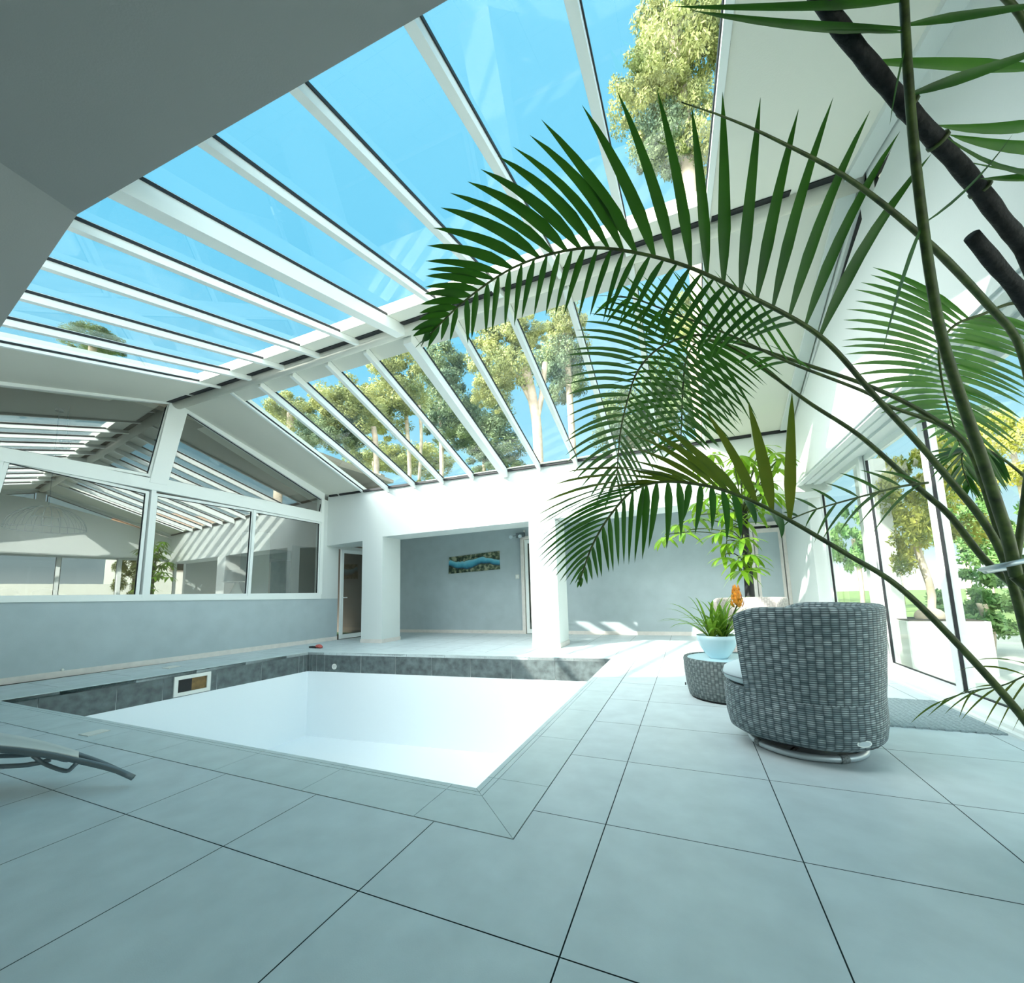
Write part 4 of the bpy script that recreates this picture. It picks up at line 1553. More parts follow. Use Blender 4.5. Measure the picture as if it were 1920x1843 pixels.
b.lathe([(0.03, -0.09), (0.06, -0.02), (0.085, 0.06), (0.02, 0.09)], (q.x, q.y, q.z), 16)
b.build('holder', M_dark, t, smooth=True)
b = MB()
b.tube([(q.x, q.y, q.z + 0.08), (q.x, q.y, 4.74)], 0.01, 5)
b.build('cord', M_dark, t)
for i, (px, lab) in enumerate(((8, 'dark rounded armchair at the left edge behind the inner window'), (84, 'second dark rounded armchair behind the inner window, right of the edge one'))):
    q = at_x(px, 1112, -9.0)
    t = thing('lounge_chair', (q.x, q.y, 0), lab, 'armchair', 'dark armchairs of the inner room')
    b = MB()
    b.lathe([(0.10, 0.9), (0.17, 1.0), (0.185, 1.22), (0.15, 1.36), (0.0, 1.41)], (q.x, q.y, 0), 20)
    b.build('backrest', M_wood, t, smooth=True)
    b = MB()
    b.lathe([(0.0, 0.42), (0.20, 0.42), (0.21, 0.50), (0.10, 0.9), (0.0, 0.95)], (q.x, q.y, 0), 20)
    b.build('seat', M_wood, t, smooth=True)
    for k in range(4):
        b = MB()
        an = PI / 4 + k * PI / 2
        b.tube([(q.x + 0.15 * math.cos(an), q.y + 0.15 * math.sin(an), 0.43), (q.x + 0.19 * math.cos(an), q.y + 0.19 * math.sin(an), 0.0)], 0.015, 6)
        b.build('leg', M_dark, t)

# ------------------------------------------------------------------ outside
g = MB()
g.box(-60, 3.55, 10.2, 90, -0.5, -0.2)
g.box(-60, -13.3, -30, 10.2, -0.5, -0.2)
g.box(12.0, 60, -30, 90, -0.5, -0.2)
g.box(3.55, 12.0, 13.5, 90, -0.5, -0.2)
struct(g.build('ground_lawn', M_lawn), 'lawn and scrub around the pool house', 'ground')
g = MB()
g.box(3.6, 12.0, -8, 13.5, -0.3, -0.03)
struct(g.build('ground_terrace', M_paving), 'pale paved terrace outside the sliding doors', 'ground')

rt = random.Random(5)


def crown_mesh(name, mat, clumps, quads, q, seed, flat=0.75):
    r = random.Random(seed)
    mb = MB()
    for c in range(clumps):
        while True:
            p = Vector((r.uniform(-1, 1), r.uniform(-1, 1), r.uniform(-1, 1)))
            if p.length < 0.85:
                break
        cr = r.uniform(0.10, 0.32)
        for k in range(quads):
            d = Vector((r.gauss(0, 1), r.gauss(0, 1), r.gauss(0, 1))).normalized()
            c0 = p + d * cr * r.uniform(0.55, 1.0) * Vector((1, 1, flat)).length / 1.6
            a = Vector((r.gauss(0, 1), r.gauss(0, 1), r.gauss(0, 1))).normalized()
            bb_ = d.cross(a)
            if bb_.length < 0.1:
                continue
            bb_.normalize()
            aa = (d * 0.6 + bb_.cross(d) * 0.8).normalized()
            L = q * r.uniform(0.6, 1.3)
            W = L * r.uniform(0.25, 0.5)
            mb.poly([c0 - aa * L, c0 + bb_ * W, c0 + aa * L, c0 - bb_ * W])
    me_o = mb.build(name, mat)
    return me_o.data, me_o


CROWNS = []
for i, (mat, cl, qd, q) in enumerate(((M_needle, 58, 260, 0.040), (M_needle, 64, 230, 0.042), (M_needle2, 60, 250, 0.042), (M_yellow, 30, 420, 0.040), (M_shrub, 26, 200, 0.09))):
    me, ob = crown_mesh('crown', mat, cl, qd, q, 40 + i)
    bpy.data.objects.remove(ob)
    CROWNS.append(me)


def tree(kind, crowns, trunk, label, group, cat='tree', branches=()):
    """crowns: (px, py, rx, ry, d, mesh) seen sizes; trunk: list of points, radius"""
    base = Vector(trunk[0][0])
    t = thing(kind, base, label, cat, group)
    b = MB()
    b.tube(smooth_path(trunk[0], 12) if len(trunk[0]) > 2 else trunk[0], trunk[1] if not isinstance(trunk[1], list) else trunk[1], 10)
    for br, rad in branches:
        b.tube(smooth_path(br, 8), rad, 7)
    b.build('trunk', M_bark, t, smooth=True)
    for (c, s, mi) in crowns:
        o = bpy.data.objects.new('crown', CROWNS[mi])
        COL.objects.link(o)
        o.parent = t
        o.location = Vector(c) - base
        o.scale = s
        o.rotation_euler = (0, 0, rt.uniform(0, 6))
    return t


def ctree(crs, label, group='pines beyond the far wall', kind='pine_tree', trunk_px=None, tr=0.16, brs=()):
    cc = []
    for (x, y, rx, ry, d, mi) in crs:
        p = at_d(x, y, d)
        cc.append((p, (1.2 * rx * d / F, 1.2 * rx * d / F, 1.2 * ry * d / F), mi))
    top = cc[0][0]
    if trunk_px:
        pts = [at_d(x, y, crs[0][4]) for x, y in trunk_px]
        low_ = pts[-1]
        pts = [Vector((low_.x, low_.y, -0.2))] + pts[::-1]
    else:
        pts = [Vector((top.x, top.y, -0.2)), Vector((top.x + 0.1, top.y, top.z * 0.5)), top]
    bb = [([at_d(x, y, crs[0][4]) for x, y in br], r) for br, r in brs]
    return tree(kind, cc, (pts, tr), label, group, branches=bb)


ctree([(545, 775, 46, 36, 19, 0), (590, 815, 40, 30, 18.5, 2)], 'round pine crown in the leftmost panes of the far roof slope')
ctree([(655, 765, 62, 52, 15, 0), (640, 815, 50, 36, 15, 2)], 'yellow green pine in the second and third panes of the far slope', trunk_px=[(700, 800), (706, 870)], tr=0.10)
ctree([(745, 715, 58, 60, 23, 1), (715, 780, 60, 40, 23, 0)], 'pine with two slim trunks in the third and fourth panes of the far slope', trunk_px=[(760, 740), (762, 790), (768, 880)], tr=0.11,
      brs=[([(786, 900), (790, 820), (786, 760)], 0.09)])
ctree([(825, 705, 52, 56, 30, 2), (850, 790, 60, 55, 30, 2)], 'dark pine left of the thick roof beam of the far slope')
ctree([(945, 665, 62, 66, 15, 1), (985, 625, 40, 30, 15, 0), (925, 735, 40, 36, 15, 0)], 'tall sunlit pine with a forked pale trunk right of the thick roof beam', trunk_px=[(985, 690), (1003, 770), (1010, 860)], tr=0.17,
      brs=[([(1006, 790), (1016, 740), (1022, 680)], 0.10), ([(998, 760), (975, 715), (955, 690)], 0.07)])
ctree([(1060, 620, 44, 62, 21, 1), (1055, 700, 50, 60, 21, 2)], 'grey green pine seen between the palm tips on the far slope')
ctree([(905, 800, 60, 50, 38, 2), (930, 860, 60, 36, 38, 2)], 'low dark pine behind the thick roof beam')
ctree([(700, 860, 55, 36, 44, 0), (790, 870, 60, 32, 44, 0)], 'low pale green scrub pine in the bottom of the far panes')
ctree([(1290, 600, 36, 46, 15, 1), (1270, 740, 70, 70, 18, 2)], 'pine behind the hanging palm fronds at the right end of the far slope')
ctree([(1180, 800, 70, 60, 27, 2)], 'dark pine low behind the hanging palm fronds')
ctree([(1265, 60, 80, 110, 12, 1), (1215, 190, 66, 70, 12, 0), (1300, 250, 60, 80, 12, 1), (1240, 270, 52, 60, 12, 2), (1330, 40, 60, 90, 12, 1)], 'very tall pine seen through the right end of the near glass slope',
      trunk_px=[(1262, 20), (1275, 170), (1290, 330)], tr=0.20)
ctree([(175, 640, 50, 18, 20, 2)], 'pine top seen low in the leftmost pane of the near slope')

# right garden
q = at_z(1738, 1262, -0.03)
PWX = 0.40
t = thing('square_planter', (q.x + 0.25, q.y + 0.35, -0.03), 'large square white planter with an olive tree outside the glass doors', 'planter')
cx_, cy_ = q.x + 0.25, q.y + 0.35
b = MB()
b.box(cx_ - PWX, cx_ + PWX, cy_ - PWX, cy_ + PWX, -0.03, 0.62)
b.build('box', M_render, t)
b = MB()
b.box(cx_ - PWX + 0.04, cx_ + PWX - 0.04, cy_ - PWX + 0.04, cy_ + PWX - 0.04, 0.60, 0.63)
b.build('soil', M_soil, t)
b = MB()
b.tube(smooth_path([(cx_, cy_, 0.6), (cx_ + 0.05, cy_, 1.0), (cx_ - 0.03, cy_, 1.6), (cx_, cy_, 2.1)], 10), 0.045, 8)
b.ellipsoid((cx_, cy_, 0.66), 0.16, 0.16, 0.12)
b.build('trunk', M_bark, t, smooth=True)
o = bpy.data.objects.new('crown', CROWNS[3])
COL.objects.link(o)
o.parent = t
o.location = Vector((cx_ + 0.05, cy_, 2.15)) - t.location
o.scale = (0.75, 0.75, 1.05)
b = MB()
q = at_z(1683, 1250, -0.03)
b.box(q.x - 0.14, q.x + 0.14, q.y - 0.1, q.y + 0.2, -0.03, 2.9)
struct(b.build('trim_35', M_render), 'white garden post outside the far sliding door', 'post')
GS = [(1840, 1130, 70, 75, 6.6, 4, 'broad leaved garden shrub right outside the palm stems'), (1890, 1010, 70, 80, 8.0, 4, 'taller garden shrub behind the palm stems'), (1790, 960, 60, 70, 10.5, 4, 'garden shrub behind the olive tree planter'),
      (1900, 850, 90, 100, 11.5, 3, 'sunlit bushy tree at the right edge of the garden'), (1600, 1010, 40, 70, 13.0, 4, 'shrub far down the garden left of the white post'), (1668, 940, 24, 30, 24, 3, 'small sunlit tree far down the garden'),
      (1810, 800, 60, 45, 21, 2, 'dark garden conifer under the blue sky on the right')]
for x, y, rx, ry, d, mi, lab in GS:
    p = at_d(x, y, d)
    s = rx * d / F
    tree('garden_shrub' if mi != 3 else 'garden_tree', [(p, (s, s, ry * d / F), mi)], ([Vector((p.x, p.y, -0.1)), Vector((p.x + 0.05, p.y, p.z * 0.5)), p], 0.06), lab, 'greenery of the right garden', 'shrub' if mi != 3 else 'tree')
b = MB()
b.box(12.2, 12.5, -12, 18, -0.2, 2.1)
struct(b.build('wall_garden', M_render), 'white wall at the end of the garden', 'wall')
t = thing('white_house', (14.5, 13.0, -0.2), 'white neighbouring house with a tiled roof beyond the garden wall', 'house')
b = MB()
b.box(13.0, 20.0, 9.0, 15.0, -0.2, 5.2)
b.build('walls', M_render, t)
b = MB()
b.prism([(12.6, 8.6, 5.2), (20.4, 8.6, 5.2), (16.5, 8.6, 7.0)], (0, 6.8, 0))
b.build('roof', M_terra, t)
for y in (10.2, 12.6):
    b = MB()
    b.box(12.95, 13.0, y, y + 1.0, 2.9, 4.2)
    w = b.build('window', M_taupe, t)
    b = MB()
    b.box(12.93, 12.95, y + 0.06, y + 0.94, 2.96, 4.14)
    b.build('pane', M_glass_dark, w)

# ------------------------------------------------------------------ the palm in the foreground
PB = Vector((2.72, 0.62, 0.0))
palm = thing('areca_palm', PB, 'large potted palm whose arching fronds hang across the right half of the view', 'palm')
b = MB()
b.lathe([(0.20, 0.0), (0.22, 0.02), (0.27, 0.38), (0.275, 0.42), (0.25, 0.42), (0.24, 0.36), (0.0, 0.36)], tuple(PB), 36, False)
b.build('pot', M_render, palm, smooth=True)
rp = random.Random(3)


def frond(rach, leaves, mat=None, r0=0.011, r1=0.003, samples=60, stem_from=None):
    """rach: [(px, py, d)], leaves: list of dicts for each side"""
    R_ = smooth_path([at_d(*p) for p in rach], samples)
    ctl = [at_d(*p) for p in rach]
    cum = [0.0]
    for a_, b_ in zip(ctl, ctl[1:]):
        cum.append(cum[-1] + (b_ - a_).length)

    def at_index(v):
        k_ = min(int(v), len(ctl) - 2)
        return lerp(cum[k_], cum[k_ + 1], v - k_) / cum[-1]
    b = MB()
    for lf in leaves:
        n = lf['n']
        if 'i' in lf:
            t0, t1 = at_index(lf['i'][0]), at_index(lf['i'][1])
        else:
            t0, t1 = lf['t']
        tips = smooth_path([Vector((x, y, 0)) for x, y in lf['tips']], 80) if len(lf['tips']) > 1 else [Vector((*lf['tips'][0], 0))] * 80
        dz0, dz1 = lf.get('dz', (0.0, 0.0))
        for k in range(n):
            u = (k + 0.5 * 0) / max(1, n - 1)
            ts = lerp(t0, t1, u)
            i = min(samples - 2, int(ts * (samples - 1)))
            fr = ts * (samples - 1) - i
            base = R_[i].lerp(R_[i + 1], fr)
            dd = (RW @ (base - CAM)).z
            tp = tips[min(79, int(u * 79))]
            j = lf.get('jit', 5)
            tip = at_d(tp.x + rp.uniform(-j, j), tp.y + rp.uniform(-j, j), dd + lerp(dz0, dz1, u) + rp.uniform(-.03, .03))
            tan = (R_[i + 1] - R_[i]).normalized()
            L = (tip - base).length
            bw = lf.get('bow', 0.1)
            bow = Vector((0, 0, bw * L))
            if 'along' in lf:
                al = lf['along']
                al = lerp(al[0], al[1], u) if isinstance(al, tuple) else al
                bow = bow + tan * al * L
            blade(b, base, tip, bow, lf.get('w', 0.03) * rp.uniform(0.88, 1.1), tan, lf.get('segs', 7), 0.28, 0.8, rp.uniform(-.2, .2))
    f = b.build('frond', mat or M_palm, palm, smooth=True)
    b = MB()
    m_ = len(R_)
    b.tube(R_, [lerp(r0, r1, (i / (m_ - 1)) ** 0.8) for i in range(m_)], 8)
    b.build('rachis', M_stem, f, smooth=True)
    return f


# main frond arching to the left across the roof
main = [(1935, 1230, 1.62), (1871, 1023, 1.60), (1753, 867, 1.58), (1640, 742, 1.56), (1537, 630, 1.55), (1400, 552, 1.54), (1278, 496, 1.55), (1150, 467, 1.58), (1060, 470, 1.62), (960, 503, 1.66), (870, 565, 1.70), (805, 628, 1.74)]
frond(main, [
    dict(n=12, i=(4.0, 6.65), tips=[(1748, 288), (1675, 240), (1577, 182), (1486, 207), (1381, 160), (1311, 200), (1263, 176), (1192, 161), (1133, 181), (1085, 197), (1053, 219), (1017, 222)], dz=(-.12, -.05), bow=0.0, w=0.044, jit=3, along=(0.10, -0.10)),
    dict(n=9, i=(6.85, 9.0), tips=[(992, 255), (962, 275), (925, 302), (892, 325), (865, 345), (840, 368), (822, 398), (808, 430), (800, 460)], dz=(-.05, 0), bow=0.09, w=0.042, jit=3, along=(-0.12, -0.06)),
    dict(n=11, i=(9.2, 10.95), tips=[(798, 490), (797, 520), (795, 550), (790, 575), (785, 600), (775, 615), (772, 630), (778, 650)], dz=(0, .03), bow=0.10, w=0.034, jit=4),
    dict(n=32, i=(4.3, 10.95), tips=[(1390, 640), (1310, 660), (1250, 640), (1180, 600), (1120, 600), (1062, 595), (1008, 592), (960, 610), (930, 620), (905, 622), (880, 640), (850, 640), (825, 645), (800, 648), (785, 646)], dz=(.22, .05), bow=0.10, w=0.026, jit=6),
], r0=0.016, r1=0.003, samples=90)

# frond with a dark thick stalk, hanging in the middle left
fa = [(1925, 1170, 1.75), (1860, 960, 1.78), (1814, 837, 1.80), (1742, 780, 1.84), (1640, 728, 1.88), (1500, 680, 1.94), (1400, 648, 1.98), (1310, 628, 2.02), (1240, 650, 2.05), (1198, 692, 2.06), (1178, 745, 2.07), (1163, 813, 2.08), (1156, 900, 2.09)]
frond(fa, [
    dict(n=26, i=(7.2, 11.9), tips=[(1150, 560), (1105, 590), (1075, 630), (1062, 660), (1063, 690), (1066, 720), (1062, 750), (1062, 790), (1062, 830), (1064, 870), (1075, 900), (1100, 930), (1130, 960)], dz=(-.1, -.02), bow=0.15, w=0.021, jit=5),
    dict(n=26, i=(7.0, 11.9), tips=[(1420, 790), (1380, 800), (1340, 810), (1310, 825), (1290, 830), (1270, 850), (1250, 862), (1235, 880), (1215, 905), (1190, 930), (1170, 960)], dz=(.12, .05), bow=0.15, w=0.020, jit=5),
], r0=0.015, samples=80)

fb = [(1930, 1120, 1.95), (1850, 1053, 1.95), (1780, 966, 2.0), (1715, 909, 2.04), (1613, 818, 2.1), (1514, 753, 2.16), (1430, 690, 2.22), (1360, 645, 2.28), (1310, 640, 2.3), (1288, 670, 2.32), (1281, 720, 2.33), (1278, 790, 2.34), (1276, 840, 2.34)]
frond(fb, [
    dict(n=24, i=(7.2, 11.9), tips=[(1470, 705), (1430, 730), (1412, 750), (1400, 770), (1392, 800), (1378, 815), (1360, 830), (1340, 845), (1320, 850), (1295, 865)], dz=(-.08, 0), bow=0.15, w=0.022, jit=5),
    dict(n=24, i=(7.0, 11.9), tips=[(1270, 560), (1215, 590), (1185, 640), (1165, 690), (1150, 730), (1150, 770), (1160, 800), (1175, 830), (1200, 850), (1240, 865)], dz=(.1, .02), bow=0.15, w=0.020, jit=5),
], r0=0.017, r1=0.003, samples=80)

# thin frond pointing up left between them
fc = [(1920, 1080, 1.9), (1840, 880, 1.86), (1780, 806, 1.84), (1666, 761, 1.84), (1620, 734, 1.84), (1476, 678, 1.86), (1368, 628, 1.88), (1259, 586, 1.9), (1190, 560, 1.92), (1150, 556, 1.93)]
frond(fc, [
    dict(n=15, t=(0.62, 0.99), tips=[(1385, 520), (1340, 510), (1300, 510), (1262, 508), (1225, 512), (1190, 520), (1150, 535), (1120, 548)], dz=(.05, .02), bow=0.04, w=0.016, jit=10),
    dict(n=18, t=(0.60, 0.99), tips=[(1425, 640), (1400, 700), (1352, 640), (1320, 690), (1260, 660), (1220, 640), (1180, 625), (1140, 610), (1115, 600)], dz=(.1, .05), bow=0.16, w=0.020, jit=8),
], mat=M_palm2, r0=0.012, samples=70)

# low frond crossing in front of the armchair
fd = [(1960, 1420, 1.45), (1920, 1348, 1.46), (1800, 1212, 1.50), (1685, 1100, 1.56), (1586, 1038, 1.62), (1476, 973, 1.70), (1400, 935, 1.76), (1330, 912, 1.80), (1250, 903, 1.84), (1190, 918, 1.88), (1145, 965, 1.9), (1112, 1020, 1.92), (1088, 1085, 1.93)]
frond(fd, [
    dict(n=4, i=(4.95, 6.15), tips=[(1485, 736), (1393, 757), (1326, 768), (1240, 795)], dz=(-.1, -.05), bow=0.04, w=0.044, jit=0, along=(0.0, -0.1)),
    dict(n=9, i=(6.5, 8.4), tips=[(1195, 800), (1160, 815), (1110, 870), (1075, 880), (1045, 900), (1030, 920), (1015, 945), (1005, 970)], dz=(-.05, 0), bow=0.16, w=0.032, jit=4),
], mat=M_palm3, r0=0.014, r1=0.004, samples=90)
frond(fd[5:], [
    dict(n=17, i=(3.5, 6.95), tips=[(1003, 985), (1005, 1010), (1008, 1040), (1012, 1060), (1030, 1075), (1045, 1090), (1060, 1095), (1075, 1096), (1085, 1100)], dz=(-.02, 0), bow=0.16, w=0.019, jit=3),
    dict(n=13, i=(0.3, 3.6), tips=[(1470, 1010), (1425, 960), (1400, 1008), (1370, 1010), (1345, 1000), (1316, 1005), (1285, 980), (1278, 1020), (1255, 1025), (1240, 1020), (1212, 1030), (1202, 1050)], dz=(.1, .05), bow=0.14, w=0.034, jit=9, along=(-0.12, -0.04)),
    dict(n=11, i=(3.7, 6.95), tips=[(1190, 1055), (1178, 1058), (1165, 1062), (1150, 1070), (1140, 1075), (1128, 1080), (1115, 1085), (1100, 1095), (1090, 1100)], dz=(.05, .02), bow=0.10, w=0.024, jit=3),
], mat=M_palm, r0=0.007, r1=0.002, samples=70)

# tall frond rising to the top right, with long blades
ft = [(1905, 1080, 1.40), (1890, 1010, 1.39), (1871, 951, 1.38), (1837, 848, 1.36), (1791, 715, 1.33), (1765, 628, 1.31), (1748, 540, 1.29), (1732, 430, 1.26), (1716, 296, 1.23), (1705, 171, 1.2), (1696, 20, 1.17), (1690, -160, 1.14)]
frond(ft, [
    dict(n=1, i=(8.95, 8.95), tips=[(1990, 78)], bow=-0.03, w=0.036, jit=0),
    dict(n=1, i=(9.83, 9.83), tips=[(1990, 2)], bow=-0.01, w=0.030, jit=0),
    dict(n=1, i=(9.8, 9.8), tips=[(1298, 20)], bow=-0.05, w=0.030, jit=0),
    dict(n=1, i=(10.12, 10.12), tips=[(1256, 12)], bow=-0.02, w=0.032, jit=0),
    dict(n=1, i=(9.75, 9.75), tips=[(1530, 57)], bow=0.02, w=0.010, jit=0),
    dict(n=1, i=(9.6, 9.6), tips=[(1668, 235)], bow=0.06, w=0.010, jit=0),
    dict(n=1, t=(0.60, 0.60), tips=[(1900, 250)], bow=-0.12, w=0.010, jit=0),
    dict(n=1, t=(0.60, 0.60), tips=[(1655, 660)], bow=0.08, w=0.016, jit=0),
], r0=0.017, r1=0.010, samples=60)
# blades entering from the right edge
fr_ = [(2010, 330, 1.30), (1980, 250, 1.28), (1965, 150, 1.26), (1920, 40, 1.24), (1870, -20, 1.22)]
frond(fr_, [
    dict(n=1, t=(0.30, 0.30), tips=[(1752, 234)], bow=-0.10, w=0.040, jit=0),
    dict(n=1, t=(0.16, 0.16), tips=[(1778, 252)], bow=-0.08, w=0.040, jit=0),
    dict(n=1, t=(0.05, 0.05), tips=[(1765, 250)], bow=-0.30, w=0.018, jit=0),
    dict(n=1, t=(0.55, 0.55), tips=[(1603, 116)], bow=0.03, w=0.040, jit=0),
    dict(n=1, t=(0.0, 0.0), tips=[(1800, 300)], bow=-0.06, w=0.008, jit=0),
    dict(n=1, t=(0.02, 0.02), tips=[(1838, 335)], bow=-0.02, w=0.028, jit=0),
], mat=M_palm2, r0=0.012, r1=0.008, samples=30)

# frond hanging at the right, in front of the sliding doors
fh = [(2010, 640, 1.9), (1960, 590, 1.9), (1905, 568, 1.92), (1840, 590, 1.95), (1790, 610, 1.98), (1762, 650, 2.0), (1764, 700, 2.02), (1773, 745, 2.04), (1785, 790, 2.05), (1800, 836, 2.06)]
frond(fh, [
    dict(n=26, t=(0.42, 0.98), tips=[(1640, 505), (1610, 545), (1588, 580), (1580, 615), (1582, 650), (1590, 690), (1600, 720), (1625, 745), (1650, 770), (1690, 790), (1740, 820), (1780, 860)], dz=(-.08, 0), bow=0.12, w=0.026, jit=6),
    dict(n=26, t=(0.40, 0.98), tips=[(1960, 620), (1950, 660), (1945, 700), (1930, 740), (1920, 775), (1915, 810), (1905, 840), (1890, 860), (1860, 870), (1830, 880)], dz=(.08, .04), bow=0.12, w=0.026, jit=6),
], mat=M_palm2, r0=0.010, samples=60)
fi = [(1935, 905, 2.2), (1880, 860, 2.2), (1830, 835, 2.2), (1805, 850, 2.21), (1806, 880, 2.22), (1818, 912, 2.22)]
frond(fi, [
    dict(n=14, t=(0.4, 0.98), tips=[(1735, 850), (1740, 880), (1752, 900), (1770, 915), (1790, 925), (1812, 935)], dz=(-.05, 0), bow=0.12, w=0.026, jit=5),
    dict(n=14, t=(0.4, 0.98), tips=[(1900, 900), (1890, 920), (1875, 930), (1855, 935), (1835, 938), (1822, 938)], dz=(.05, 0), bow=0.12, w=0.026, jit=5),
], r0=0.008, samples=30)
# small side frond low in front of the doors
fj = [(1740, 905, 1.95), (1690, 912, 1.95), (1600, 935, 1.96), (1530, 955, 1.97), (1485, 972, 1.97)]
frond(fj, [
    dict(n=7, t=(0.05, 0.95), tips=[(1640, 1000), (1610, 985), (1560, 1010), (1530, 1030), (1520, 1000), (1490, 990), (1470, 985)], dz=(0, 0), bow=0.16, w=0.016, jit=6),
    dict(n=7, t=(0.05, 0.95), tips=[(1640, 880), (1600, 880), (1560, 900), (1530, 915), (1500, 925), (1480, 930), (1470, 960)], dz=(0, 0), bow=0.10, w=0.014, jit=6),
], r0=0.006, r1=0.003, samples=30)
# fine drooping blades near the threshold
fk = [(2000, 1270, 1.7), (1940, 1262, 1.72), (1880, 1285, 1.74), (1820, 1296, 1.76), (1770, 1312, 1.78)]
frond(fk, [
    dict(n=7, t=(0.1, 0.95), tips=[(1900, 1370), (1870, 1375), (1850, 1360), (1815, 1350), (1780, 1345), (1740, 1340), (1705, 1358)], bow=0.14, w=0.008, jit=6),
    dict(n=5, t=(0.1, 0.95), tips=[(1830, 1240), (1800, 1255), (1790, 1300), (1800, 1345), (1760, 1320)], bow=0.2, w=0.008, jit=6),
], mat=M_palm3, r0=0.004, r1=0.002, samples=20)

# unopened spear, dark cane, cut stub, tie
b = MB()
b.tube(smooth_path([at_d(1905, 1060, 1.5), at_d(1935, 800, 1.48), at_d(1912, 650, 1.45), at_d(1853, 572, 1.42), at_d(1735, 450, 1.36), at_d(1594, 337, 1.30), at_d(1455, 262, 1.26), at_d(1360, 220, 1.23), at_d(1278, 192, 1.2)], 40),
       [0.011] * 22 + [0.010 - 0.0005 * i for i in range(18)], 8)
b.build('spear_leaf', M_stem, palm, smooth=True)
b = MB()
cp_ = smooth_path([at_d(1950, 1130, 1.75), at_d(2010, 760, 1.6), at_d(1940, 510, 1.45), at_d(1870, 402, 1.38), at_d(1800, 312, 1.33), at_d(1720, 225, 1.28), at_d(1640, 132, 1.24), at_d(1560, 30, 1.2), at_d(1490, -80, 1.17)], 60)
b.tube(cp_, [0.0265 - 0.0001 * i + 0.0012 * math.sin(i * 1.9) for i in range(60)], 12)
cane = b.build('cane', M_cane, palm, smooth=True)
for x, y, d in ((1757, 262, 1.30), (1700, 196, 1.27), (1836, 352, 1.355)):
    b = MB()
    p = at_d(x, y, d)
    tdir = (at_d(x + 60, y + 72, d + 0.04) - p).normalized()
    b.tube([p, p + tdir * 0.010], 0.0285, 14)
    b.build('node_ring', M_stem, cane, smooth=True)
b = MB()
st_ = smooth_path([at_d(1960, 1120, 1.8), at_d(1990, 720, 1.6), at_d(1925, 570, 1.48), at_d(1870, 500, 1.43), at_d(1822, 442, 1.39)], 30)
b.tube(st_, [0.030 - 0.0003 * i + 0.0012 * math.sin(i * 1.7) for i in range(30)], 12)
b.build('cut_stub', M_cane, palm, smooth=True)
b = MB()
b.tube(smooth_path([at_d(1840, 1068, 1.52), at_d(1870, 1062, 1.33), at_d(1905, 1055, 1.30), at_d(1950, 1046, 1.36), at_d(1960, 1052, 1.5), at_d(1900, 1064, 1.6), at_d(1848, 1072, 1.56)], 40), 0.008, 8, True)
b.build('tie_band', M_silver, palm, smooth=True)
# stalk sheaths going down into the pot
for (x, y, d) in ((1905, 1080, 1.40), (1935, 1230, 1.62), (1960, 1420, 1.45), (1925, 1170, 1.75), (1930, 1120, 1.95), (1920, 1080, 1.9), (1950, 1130, 1.75), (1935, 905, 2.2), (1905, 1060, 1.5)):
    p = at_d(x, y, d)
    b = MB()
    e = PB + Vector((rp.uniform(-.1, .1), rp.uniform(-.1, .1), 0.36))
    b.tube(smooth_path([p, p.lerp(e, 0.45) + Vector((0.06, 0, 0.03)), e], 12), [0.018] * 4 + [0.022] * 4 + [0.027] * 4, 8)
    b.build('stalk', M_stem, palm, smooth=True)

# ------------------------------------------------------------------ light
sd = bpy.data.lights.new('sun', 'SUN')
sd.energy = 5.0
sd.angle = math.radians(0.6)
sd.color = (1.0, 0.95, 0.86)
so_ = bpy.data.objects.new('sun', sd)
COL.objects.link(so_)
SUN_DIR = Vector((0.88, 1.0, -0.84)).normalized()
so_.rotation_euler = SUN_DIR.to_track_quat('-Z', 'Y').to_euler()

w = bpy.data.worlds.new('world')
SC.world = w
w.use_nodes = True
nt = w.node_tree
nt.nodes.clear()
out = nt.nodes.new('ShaderNodeOutputWorld')
bg = nt.nodes.new('ShaderNodeBackground')
nt.links.new(bg.outputs[0], out.inputs[0])
tc = N(nt, 'ShaderNodeTexCoord')
sp = N(nt, 'ShaderNodeSeparateXYZ')
nt.links.new(tc.outputs['Generated'], sp.inputs[0])
base = ramp(nt, sp.outputs[2], [(0.0, (0.80, 0.86, 0.86)), (0.06, (0.36, 0.48, 0.52)), (0.25, (0.17, 0.38, 0.48)), (0.6, (0.095, 0.335, 0.475)), (0.95, (0.115, 0.35, 0.475))])
nz = N(nt, 'ShaderNodeTexNoise')
nz.inputs['Scale'].default_value = 1.6
nz.inputs['Detail'].default_value = 6
nz.inputs['Roughness'].default_value = 0.55
nt.links.new(tc.outputs['Generated'], nz.inputs['Vector'])
cl = ramp(nt, nz.outputs['Fac'], [(0.50, (0, 0, 0)), (0.75, (0.55, 0.55, 0.55))])
mx = N(nt, 'ShaderNodeMix', data_type='RGBA')
nt.links.new(cl, mx.inputs['Factor'])
nt.links.new(base, mx.inputs['A'])
mx.inputs['B'].default_value = (0.36, 0.455, 0.50, 1)
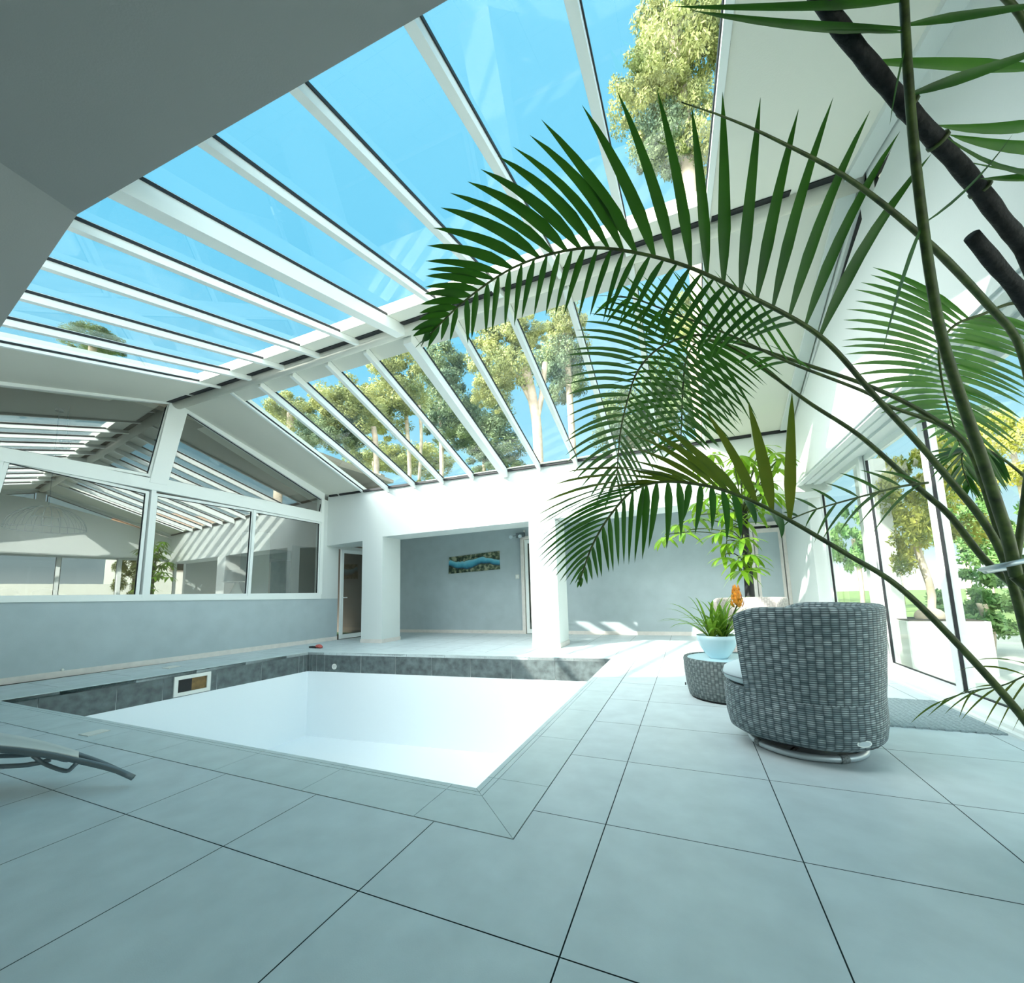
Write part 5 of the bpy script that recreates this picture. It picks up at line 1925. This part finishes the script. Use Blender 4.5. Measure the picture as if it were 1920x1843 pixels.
# sun-side sky glow kept out of view, added to fill the room with light
dt = N(nt, 'ShaderNodeVectorMath', operation='DOT_PRODUCT')
nt.links.new(tc.outputs['Generated'], dt.inputs[0])
dt.inputs[1].default_value = tuple(-SUN_DIR)
mr = N(nt, 'ShaderNodeMapRange')
mr.inputs['From Min'].default_value = 0.66
mr.inputs['From Max'].default_value = 1.0
nt.links.new(dt.outputs['Value'], mr.inputs['Value'])
pw_ = N(nt, 'ShaderNodeMath', operation='POWER')
pw_.inputs[1].default_value = 2.0
nt.links.new(mr.outputs[0], pw_.inputs[0])
gw = N(nt, 'ShaderNodeMix', data_type='RGBA', blend_type='ADD')
gl = N(nt, 'ShaderNodeMix', data_type='RGBA')
gl.inputs['A'].default_value = (0, 0, 0, 1)
gl.inputs['B'].default_value = (9.0, 9.0, 8.5, 1)
nt.links.new(pw_.outputs[0], gl.inputs['Factor'])
gw.inputs['Factor'].default_value = 1.0
nt.links.new(mx.outputs['Result'], gw.inputs['A'])
nt.links.new(gl.outputs['Result'], gw.inputs['B'])
nt.links.new(gw.outputs['Result'], bg.inputs['Color'])
bg.inputs['Strength'].default_value = 1.0
# extra brightness on the unseen sky behind the camera, added as fill light
mr2 = N(nt, 'ShaderNodeMapRange')
mr2.inputs['From Min'].default_value = 0.12
mr2.inputs['From Max'].default_value = -0.7
nt.links.new(sp.outputs[1], mr2.inputs['Value'])
hz2 = N(nt, 'ShaderNodeMix', data_type='RGBA')
hz2.inputs['A'].default_value = (0, 0, 0, 1)
hz2.inputs['B'].default_value = (1.1, 1.13, 1.13, 1)
nt.links.new(mr2.outputs[0], hz2.inputs['Factor'])
ad2_ = N(nt, 'ShaderNodeMix', data_type='RGBA', blend_type='ADD')
ad2_.inputs['Factor'].default_value = 1.0
nt.links.new(gw.outputs['Result'], ad2_.inputs['A'])
nt.links.new(hz2.outputs['Result'], ad2_.inputs['B'])
nt.links.new(ad2_.outputs['Result'], bg.inputs['Color'])

SC.view_settings.view_transform = 'Standard'
SC.view_settings.look = 'None'
SC.view_settings.gamma = 1
SC.view_settings.use_curve_mapping = False
SC.view_settings.exposure = 1.13
cy = SC.cycles
cy.use_denoising = True
cy.max_bounces = 10
cy.diffuse_bounces = 5
cy.glossy_bounces = 4
cy.transmission_bounces = 6
cy.transparent_max_bounces = 24
cy.caustics_reflective = False
cy.caustics_refractive = False
cy.sample_clamp_indirect = 8
